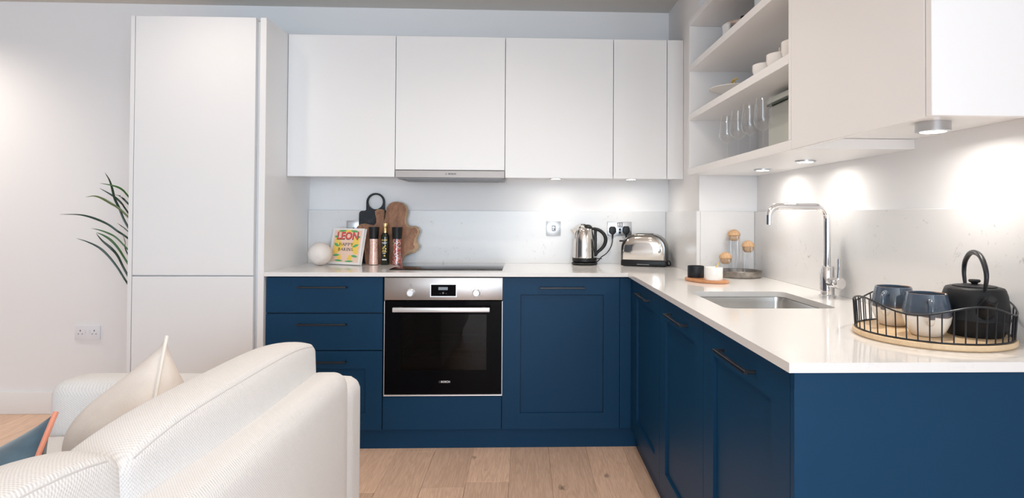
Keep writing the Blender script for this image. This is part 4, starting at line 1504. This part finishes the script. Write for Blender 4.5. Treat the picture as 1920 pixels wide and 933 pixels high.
def mug(x, y, hdir, label):
    z = ZC + .0147
    t = thing('mug', label, 'mug', (x, y, z), 'two-tone mugs on the wire tray')
    obj('body', B().lathe([(0, z), (0.0274, z), (0.0318, z + .002), (0.0415, z + .016), (0.0481, z + .032), (0.0508, z + .048), (0.0499, z + .062), (0.0459, z + .080), (0.0419, z + .0965), (0.0414, z + .0985), (0.0402, z + .0990),
                           (0.0391, z + .0975), (0.0424, z + .08), (0.0464, z + .06), (0.0468, z + .046), (0.0424, z + .026), (0.0301, z + .010), (0, z + .008)], (x, y, 0), 48), MUGG, t, origin=(x, y, z))
    d = Vector((math.cos(hdir), math.sin(hdir), 0))
    c = Vector((x, y, z))
    hp = spline([c + d * 0.0465 + Vector((0, 0, .083)), c + d * 0.0595 + Vector((0, 0, .087)), c + d * 0.0753 + Vector((0, 0, .081)), c + d * 0.0809 + Vector((0, 0, .064)), c + d * 0.0753 + Vector((0, 0, .046)),
                 c + d * 0.0632 + Vector((0, 0, .037)), c + d * 0.0493 + Vector((0, 0, .035))], 5)
    obj('handle', B().tube(hp, .0062, 12), MUGG, t, origin=(x, y, z))


mug(.9455, -2.262, R(-117), 'blue and cream glazed mug in front of the black teapot')
mug(.950, -2.129, R(-139), 'blue and cream glazed mug at the left back of the wire tray')

kx, ky, kz = 1.066, -2.256, ZC + .0147
t = thing('teapot', 'black cast-iron teapot with arched handle on the wire tray', 'teapot', (kx, ky, kz))
obj('body', B().lathe([(0, kz), (.051, kz), (.057, kz + .002), (.0650, kz + .020), (.0694, kz + .038), (.0706, kz + .0395), (.0706, kz + .0415), (.0694, kz + .043), (.0675, kz + .070), (.0645, kz + .095), (.0605, kz + .108), (.058, kz + .1115),
                       (.052, kz + .1135), (0, kz + .1135)], (kx, ky, 0), 56), IRON, t)
ld = obj('lid', B().lathe([(0, kz + .1130), (.044, kz + .1130), (.0445, kz + .1155), (.030, kz + .118), (0, kz + .119)], (kx, ky, 0), 40), IRON, t)
obj('knob', B().lathe([(0, kz + .1185), (.006, kz + .1185), (.007, kz + .122), (.011, kz + .124), (.0125, kz + .127), (.011, kz + .130), (0, kz + .131)], (kx, ky, 0), 24), IRON, ld)
d = Vector((-.36, -1, 0)).normalized()
c = Vector((kx, ky, kz))
spt = spline([c + d * .054 + Vector((0, 0, .060)), c + d * .074 + Vector((0, 0, .071)), c + d * .088 + Vector((0, 0, .084)), c + d * .102 + Vector((0, 0, .095))], 5)
n_ = len(spt)
b = B().tube(spt, [.023 - .0115 * (i / (n_ - 1)) ** .7 for i in range(n_)], 16)
obj('spout', b, IRON, t)
sd = (spt[-1] - spt[-2]).normalized()
b = B().lathe([(0, 0), (.0078, 0), (.0078, .0006), (0, .0006)], (0, 0, 0), 16)
bmesh.ops.transform(b.bm, matrix=Matrix.Translation(spt[-1]) @ Vector((0, 0, 1)).rotation_difference(sd).to_matrix().to_4x4(), verts=b.bm.verts[:])
obj('spout_opening', b, DARKHOLE, t)
hpts = spline([c - d * .060 + Vector((0, 0, .112)), c - d * .068 + Vector((0, 0, .141)), c - d * .060 + Vector((0, 0, .168)), c - d * .030 + Vector((0, 0, .189)), c + d * .004 + Vector((0, 0, .194)),
               c + d * .040 + Vector((0, 0, .186)), c + d * .064 + Vector((0, 0, .164)), c + d * .072 + Vector((0, 0, .140)), c + d * .062 + Vector((0, 0, .110))], 6)
n_ = len(hpts)
obj('handle', B().tube(hpts, [.0034 + .0026 * math.sin(math.pi * i / (n_ - 1)) ** .6 for i in range(n_)], 12), BLACKM, t)

# ------------------------------------------------------------------ things on the open shelves
wine = None
gz = 1.4203
for i, (gx, gy, lab) in enumerate(((.885, -1.057, 'farthest'), (.885, -1.192, 'second farthest'), (.885, -1.322, 'second nearest'), (.885, -1.452, 'nearest'))):
    label = 'clear stemmed wine glass on the bottom open shelf, %s of the four' % lab
    if wine is None:
        t = thing('wine_glass', label, 'glass', (gx, gy, gz), 'wine glasses on the bottom shelf')
        obj('foot', B().lathe([(0, gz), (.033, gz), (.0335, gz + .0012), (.02, gz + .003), (.005, gz + .008), (0, gz + .008)], (gx, gy, 0), 32), GLASS, t)
        obj('stem', B().lathe([(0, gz + .007), (.0042, gz + .008), (.0034, gz + .02), (.0034, gz + .07), (.005, gz + .082), (0, gz + .083)], (gx, gy, 0), 16), GLASS, t)
        obj('bowl', B().lathe([(0, gz + .080), (.010, gz + .083), (.026, gz + .093), (.0345, gz + .110), (.0355, gz + .124), (.032, gz + .16), (.026, gz + .205), (.0252, gz + .205), (.0312, gz + .16), (.0345, gz + .124),
                               (.0335, gz + .111), (.025, gz + .095), (.009, gz + .0855), (0, gz + .084)], (gx, gy, 0), 40), GLASS, t)
        wine = t
    else:
        copy_thing(wine, (gx, gy, gz), label=label)

t = thing('bread_bin', 'large pale sage storage tin with lid beside the wine glasses', 'tin', (1.05, -1.55, 1.42))
obj('body', B().box(.950, 1.150, -1.78, -1.335, 1.4203, 1.612, .012, 3), BIN, t)
obj('seal', B().box(.946, 1.154, -1.784, -1.331, 1.6125, 1.6175, .002, 1), BINSEAL, t)
obj('lid', B().soft(.944, 1.156, -1.786, -1.329, 1.618, 1.644, .010, 10), BINLID, t)

t = thing('serving_dish', 'shallow white footed dish on the middle open shelf, carrying a gold ornament', 'dish', (.93, -1.10, SH1))
dx, dy, dz = .955, -.965, SH1 + .0003
obj('foot', B().lathe([(0, dz), (.045, dz), (.045, dz + .004), (.024, dz + .012), (.020, dz + .03), (.028, dz + .046), (0, dz + .046)], (dx, dy, 0), 36), PORC, t)
dz += .046
obj('plate', B().lathe([(0, dz), (.05, dz), (.06, dz + .004), (.105, dz + .018), (.118, dz + .022), (.117, dz + .025), (.104, dz + .021), (.058, dz + .008), (0, dz + .006)], (dx, dy, 0), 40), PORC, t)
t = thing('gold_ornament', 'small gold bird-shaped ornament on the shallow white dish', 'ornament', (dx, dy, dz))
b = B().tube(spline([(dx - .030, dy - .06 + .030, dz + .036), (dx - .030, dy - .06 + .015, dz + .046), (dx - .030, dy - .06 - .010, dz + .050), (dx - .028, dy - .06 - .045, dz + .047)], 4), [.0055] * 8 + [.004] * 4 + [.002], 8)
b.tube([(dx - .030, dy - .06 + .012, dz + .046), (dx - .0302, dy - .06 + .012, dz + .03), (dx - .0300, dy - .06 + .012, dz + .0068)], .0028, 6)
b.tube([(dx - .030, dy - .06 - .012, dz + .049), (dx - .026, dy - .06 - .016, dz + .03), (dx - .026, dy - .06 - .016, dz + .0068)], .0028, 6)
obj('bird', b, GOLDP, t)


def cup(x, y, r, h, label):
    z = SH1 + .0003
    t = thing('white_bowl', label, 'bowl', (x, y, z), 'white bowls on the middle shelf')
    obj('body', B().lathe([(0, z), (r * .55, z), (r * .85, z + h * .2), (r, z + h * .6), (r, z + h - .001), (r - .0015, z + h), (r - .004, z + h - .002), (r - .005, z + h * .6), (r * .5, z + .006), (0, z + .006)], (x, y, 0), 36), PORC, t)


cup(.893, -1.455, .047, .054, 'white bowl on the middle open shelf, farthest from the camera')
cup(.893, -1.583, .047, .058, 'white bowl with a pink handled spoon, middle of the white bowls')
cup(.893, -1.705, .047, .068, 'white bowl beside the wall cabinet, cut off by its edge')
t = thing('spoon', 'brown wooden spoon standing in the farthest white bowl', 'spoon', (.893, -1.43, SH1))
obj('stem', B().tube(spline([(.893, -1.458, SH1 + .010), (.893, -1.478, SH1 + .05), (.893, -1.494, SH1 + .080)], 4), [.003] * 6 + [.005, .006, .005], 8), ACACIA, t)
t = thing('spoon', 'pale pink spoon handle rising from the middle white bowl', 'spoon', (.893, -1.535, SH1))
obj('stem', B().tube([(.893, -1.560, SH1 + .010), (.893, -1.570, SH1 + .05), (.893, -1.579, SH1 + .085)], [.003, .003, .0035], 8), LINENP, t)


def pan(x, y, r, h, label, knob=False):
    z = SH2 + .0003
    t = thing('saucepan', label, 'pan', (x, y, z))
    obj('body', B().lathe([(0, z), (r - .004, z), (r, z + .004), (r, z + h - .004), (r + .003, z + h), (r + .001, z + h + .001), (r - .0015, z + h - .002), (r - .002, z + .006), (0, z + .003)], (x, y, 0), 48), SINKM, t)
    ld = obj('lid', B().lathe([(0, z + h + .018), (.03, z + h + .016), (r * .8, z + h + .008), (r - .004, z + h + .0012), (r + .002, z + h + .0012), (r + .003, z + h + .004), (r - .002, z + h + .005), (r * .8, z + h + .011), (.03, z + h + .019), (0, z + h + .021)],
                              (x, y, 0), 48), GLASS, t)
    obj('lid_rim', B().tube([(x + (r + .001) * math.cos(R(a)), y + (r + .001) * math.sin(R(a)), z + h + .003) for a in range(0, 360, 8)], .0026, 8, True), POLISH, ld)
    obj('lid_knob', B().lathe([(0, z + h + .019), (.006, z + h + .019), (.006, z + h + .03), (.016, z + h + .036), (.016, z + h + .044), (0, z + h + .046)], (x, y, 0), 20), BLACKP, ld)
    if knob:
        obj('side_handle', B().tube(spline([(x - .03, y + r - .002, z + h - .012), (x - .034, y + r + .028, z + h - .008), (x, y + r + .036, z + h - .006), (x + .034, y + r + .028, z + h - .008), (x + .03, y + r - .002, z + h - .012)], 4), .006, 8), BLACKP, t)


pan(.965, -1.045, .092, .085, 'steel saucepan with glass lid on the upper open shelf, farther one')
pan(.965, -1.420, .095, .088, 'steel saucepan with black side handle on the upper open shelf, nearer one', True)

# ------------------------------------------------------------------ plant between the tall housing and the wall
t = thing('potted_plant', 'tall plant with narrow arching leaves beside the tall white housing', 'plant', (-2.13, -.17, 0))
obj('pot', B().lathe([(0, .0004), (.085, .0004), (.09, .01), (.11, .22), (.118, .225), (.118, .235), (.102, .235), (.10, .20), (0, .20)], (-2.085, -.17, 0), 36), POT, t)
obj('soil', B().lathe([(0, .2005), (.099, .2005), (.099, .21), (0, .214)], (-2.085, -.17, 0), 28), SOIL, t)
obj('cane', B().tube([(-2.085, -.17, .205), (-2.08, -.17, .5), (-2.088, -.18, .85), (-2.084, -.17, 1.16)], [.016, .015, .013, .011], 10), BARK, t)
CAMP = Vector((0.0, -3.631853, 1.183051))


def at(px, py, y):
    """the point of the plane Y = y that the photograph shows at this pixel"""
    r = RIGHT * ((px - 1023.13) / 1116.272) - UP * ((py - 388.465) / 1116.272) + FWD
    return CAMP + r * ((y - CAMP.y) / r.y)


leaves = [([(352, 55), (385, 110), (405, 170), (425, 250), (460, 325), (523, 460)], 1, .013, -.20),
          ([(315, 135), (390, 148), (450, 165), (490, 190), (525, 230)], 0, .010, -.26),
          ([(310, 172), (370, 205), (430, 243), (480, 290), (525, 355)], 1, .010, -.16),
          ([(205, 240), (270, 232), (330, 250), (400, 290), (450, 320), (523, 385)], 2, .012, -.22),
          ([(10, 372), (130, 372), (210, 383), (300, 412), (380, 450), (450, 500), (523, 550)], 1, .011, -.30),
          ([(430, 222), (470, 235), (523, 285)], 1, .010, -.14),
          ([(445, 437), (480, 462), (523, 497)], 1, .005, -.12),
          ([(248, 478), (310, 490), (380, 515), (440, 550), (523, 635)], 0, .009, -.24),
          ([(285, 508), (340, 530), (400, 570), (460, 640), (523, 740)], 0, .012, -.18),
          ([(285, 515), (330, 570), (400, 630), (450, 690), (523, 830)], 1, .013, -.14),
          ([(135, 553), (220, 580), (310, 625), (380, 690), (450, 780), (523, 895)], 1, .011, -.27),
          ([(488, 530), (505, 580), (523, 670)], 1, .007, -.12)]
for pts, mi, wd, yy in leaves:
    pp = [(110 + x / 4.05, 310 + y / 4.05) for x, y in pts]
    ex, ey = pp[-1]
    n_ = len(pp)
    P3 = [at(x, y, yy - .10 * (1 - i / n_)) for i, (x, y) in enumerate(pp)]
    last = P3[-1]
    slope = (pp[-1][1] - pp[-2][1]) / max(pp[-1][0] - pp[-2][0], 1)
    zend = max(.25, last.z - min(slope, 1.6) * .10 - .06)
    P3.append(Vector((-2.10, -.175, zend)))
    cv = spline(P3, 6)
    b = B()
    rows = []
    m_ = len(cv)
    for i, p in enumerate(cv):
        s = i / (m_ - 1)
        w = wd * (min(1, s * 2.6) ** .8) * (1 - .35 * s)
        w = max(w * .62, .0006)
        tg = (cv[min(i + 1, m_ - 1)] - cv[max(i - 1, 0)]).normalized()
        sd = tg.cross(Vector((0, -.85, .45))).normalized()
        nrm = sd.cross(tg).normalized()
        rows.append([b.bm.verts.new(p + sd * w), b.bm.verts.new(p - nrm * w * .35), b.bm.verts.new(p - sd * w), b.bm.verts.new(p - nrm * (w * .35 + .0008))])
    for p, q in zip(rows, rows[1:]):
        for i in range(4):
            j = (i + 1) % 4
            b.bm.faces.new((p[i], p[j], q[j], q[i]))
    obj('leaf', b, LEAF[mi], t, angle=60)

# ------------------------------------------------------------------ sofa
t = thing('sofa', 'cream woven two-seat sofa seen from behind in the foreground', 'sofa', (-1.0, -2.6, 0))
SXB, SXF = -.548, -1.492                   # outer back, front
SYF, SYN = -1.560, -3.600                  # far and near ends


def arm(y0, y1):
    def w(u, v, ww, p):
        x, y, z = p
        if ww > 0:
            z += .012 * (1 - u * u) * (1 - v * v)
            if u < 0:
                z += .012 * (-u)
        return (x, y + .006 * v * (1 - ww * ww), z)
    return B().soft(SXF, SXB - .002, y0, y1, .13, .640, .045, 16, w)


obj('armrest', arm(SYF - .155, SYF), SOFA, t)
obj('armrest', arm(SYN, SYN + .155), SOFA, t)


def backw(u, v, w, p):
    x, y, z = p
    x += .022 * (1 - v * v) * max(0, (1 - w * w)) * (1 if u > 0 else 0)
    if w > 0:
        z += .016 * (1 - v ** 4)
    return (x, y, z)


obj('back_frame', B().soft(SXB - .125, SXB, SYN + .156, SYF - .150, .13, .690, .042, 20, backw), SOFA, t)
obj('seat_base', B().box(SXF + .03, SXB - .126, SYN + .156, SYF - .156, .13, .34, .02, 3), SOFA, t)
ymid = (SYN + SYF) / 2


def seatw(u, v, w, p):
    x, y, z = p
    if w > 0:
        z += .025 * (1 - u * u) * (1 - v * v)
    return (x, y, z)


obj('seat_cushion', B().soft(SXF, SXB - .127, ymid + .002, SYF - .158, .341, .500, .045, 14, seatw), SOFA, t)
obj('seat_cushion', B().soft(SXF, SXB - .127, SYN + .158, ymid - .002, .341, .500, .045, 14, seatw), SOFA, t)


def back_cushion(y0, y1, zt):
    z0 = .505
    xr, thk = -.648, .205

    def w(u, v, ww, p):
        x, y, z = p
        f = (ww + 1) / 2
        x = xr - (xr - x) * (1 - .40 * f) if True else x      # wedge: thinner at the top
        x += (.030 if u > 0 else -.045) * abs(u) * (1 - v * v) * (1 - ww * ww)
        if ww > 0:
            z += .030 * (1 - v ** 4) * ww + .010 * (1 - u * u)
        y += .012 * v * (1 - ww * ww)
        return (x, y, z)
    b = B().soft(xr - thk, xr, y0, y1, z0, zt, .020, 20, w)
    c = obj('back_cushion', b, SOFA, t)
    sm = B()
    yy = [y0 + .028 + (y1 - y0 - .056) * i / 16 for i in range(17)]
    sm.tube([(xr - .0038, y, zt - .0050 + .0285 * (1 - ((y - (y0 + y1) / 2) / ((y1 - y0) / 2)) ** 4)) for y in yy], .0017, 6)
    obj('seam', sm, SEAM, c)
    return c


back_cushion(ymid - .010 - .045, SYF - .176, .772)
back_cushion(SYN + .170, ymid - .016 - .045, .792)
for x in (SXF + .07, SXB - .08):
    for y in (SYN + .08, SYF - .08):
        obj('leg', B().lathe([(0, 0), (.016, 0), (.024, .131), (0, .131)], (x, y, 0), 16), ACACIA, t)


def pillow(name, label, T, E1, E2, side, thick, m, pm, zmin, cat='cushion'):
    E1, E2 = Vector(E1).normalized(), Vector(E2)
    E2 = (E2 - E1 * E1.dot(E2)).normalized()
    N = E1.cross(E2)
    T = Vector(T)
    t = thing(name, label, cat, T + (E1 + E2) * side / 2)
    b = B()
    n = 22
    front, back = {}, {}
    rnd = random.Random(5)
    ph = [rnd.random() * 6 for _ in range(4)]

    def pt(i, j, s):
        u, v = i / n, j / n
        pu, pv = math.sin(math.pi * u), math.sin(math.pi * v)
        k = (max(pu, 0) * max(pv, 0)) ** .72
        # edges draw in between the corners
        du = (.5 - u) * .10 * (4 * v * (1 - v))
        dv = (.5 - v) * .10 * (4 * u * (1 - u))
        wr = .006 * math.sin(9 * u + 5 * v + ph[0]) * math.sin(7 * v - 3 * u + ph[1]) * k
        p = T + E1 * (u + du) * side + E2 * (v + dv) * side + N * s * (thick / 2 * k + wr)
        if p.z < zmin:
            p.z = zmin
        return p
    for i in range(n + 1):
        for j in range(n + 1):
            if 0 < i < n and 0 < j < n:
                front[i, j] = b.bm.verts.new(pt(i, j, 1))
                back[i, j] = b.bm.verts.new(pt(i, j, -1))
            else:
                front[i, j] = back[i, j] = b.bm.verts.new(pt(i, j, 0))
    for i in range(n):
        for j in range(n):
            b.bm.faces.new((front[i, j], front[i + 1, j], front[i + 1, j + 1], front[i, j + 1]))
            b.bm.faces.new((back[i, j], back[i, j + 1], back[i + 1, j + 1], back[i + 1, j]))
    obj('cover', b, m, t, angle=80)
    obj('piping', B().tube([pt(i, 0, 0) for i in range(n + 1)], .0045, 8), pm, t)
    return t


pillow('scatter_cushion', 'pale beige linen scatter cushion standing on its corner by the far armrest', at(313, 630, -2.06), (.27, -.68, -.68), (-.50, .42, -.76), .37, .30, LINEN, LINENP, .515)
pillow('scatter_cushion', 'dark blue velvet scatter cushion with coral piping at the left edge', at(105, 772, -2.50), (.20, -.62, -.70), (-.86, .30, -.44), .40, .25, VELVET, CORAL, .515)
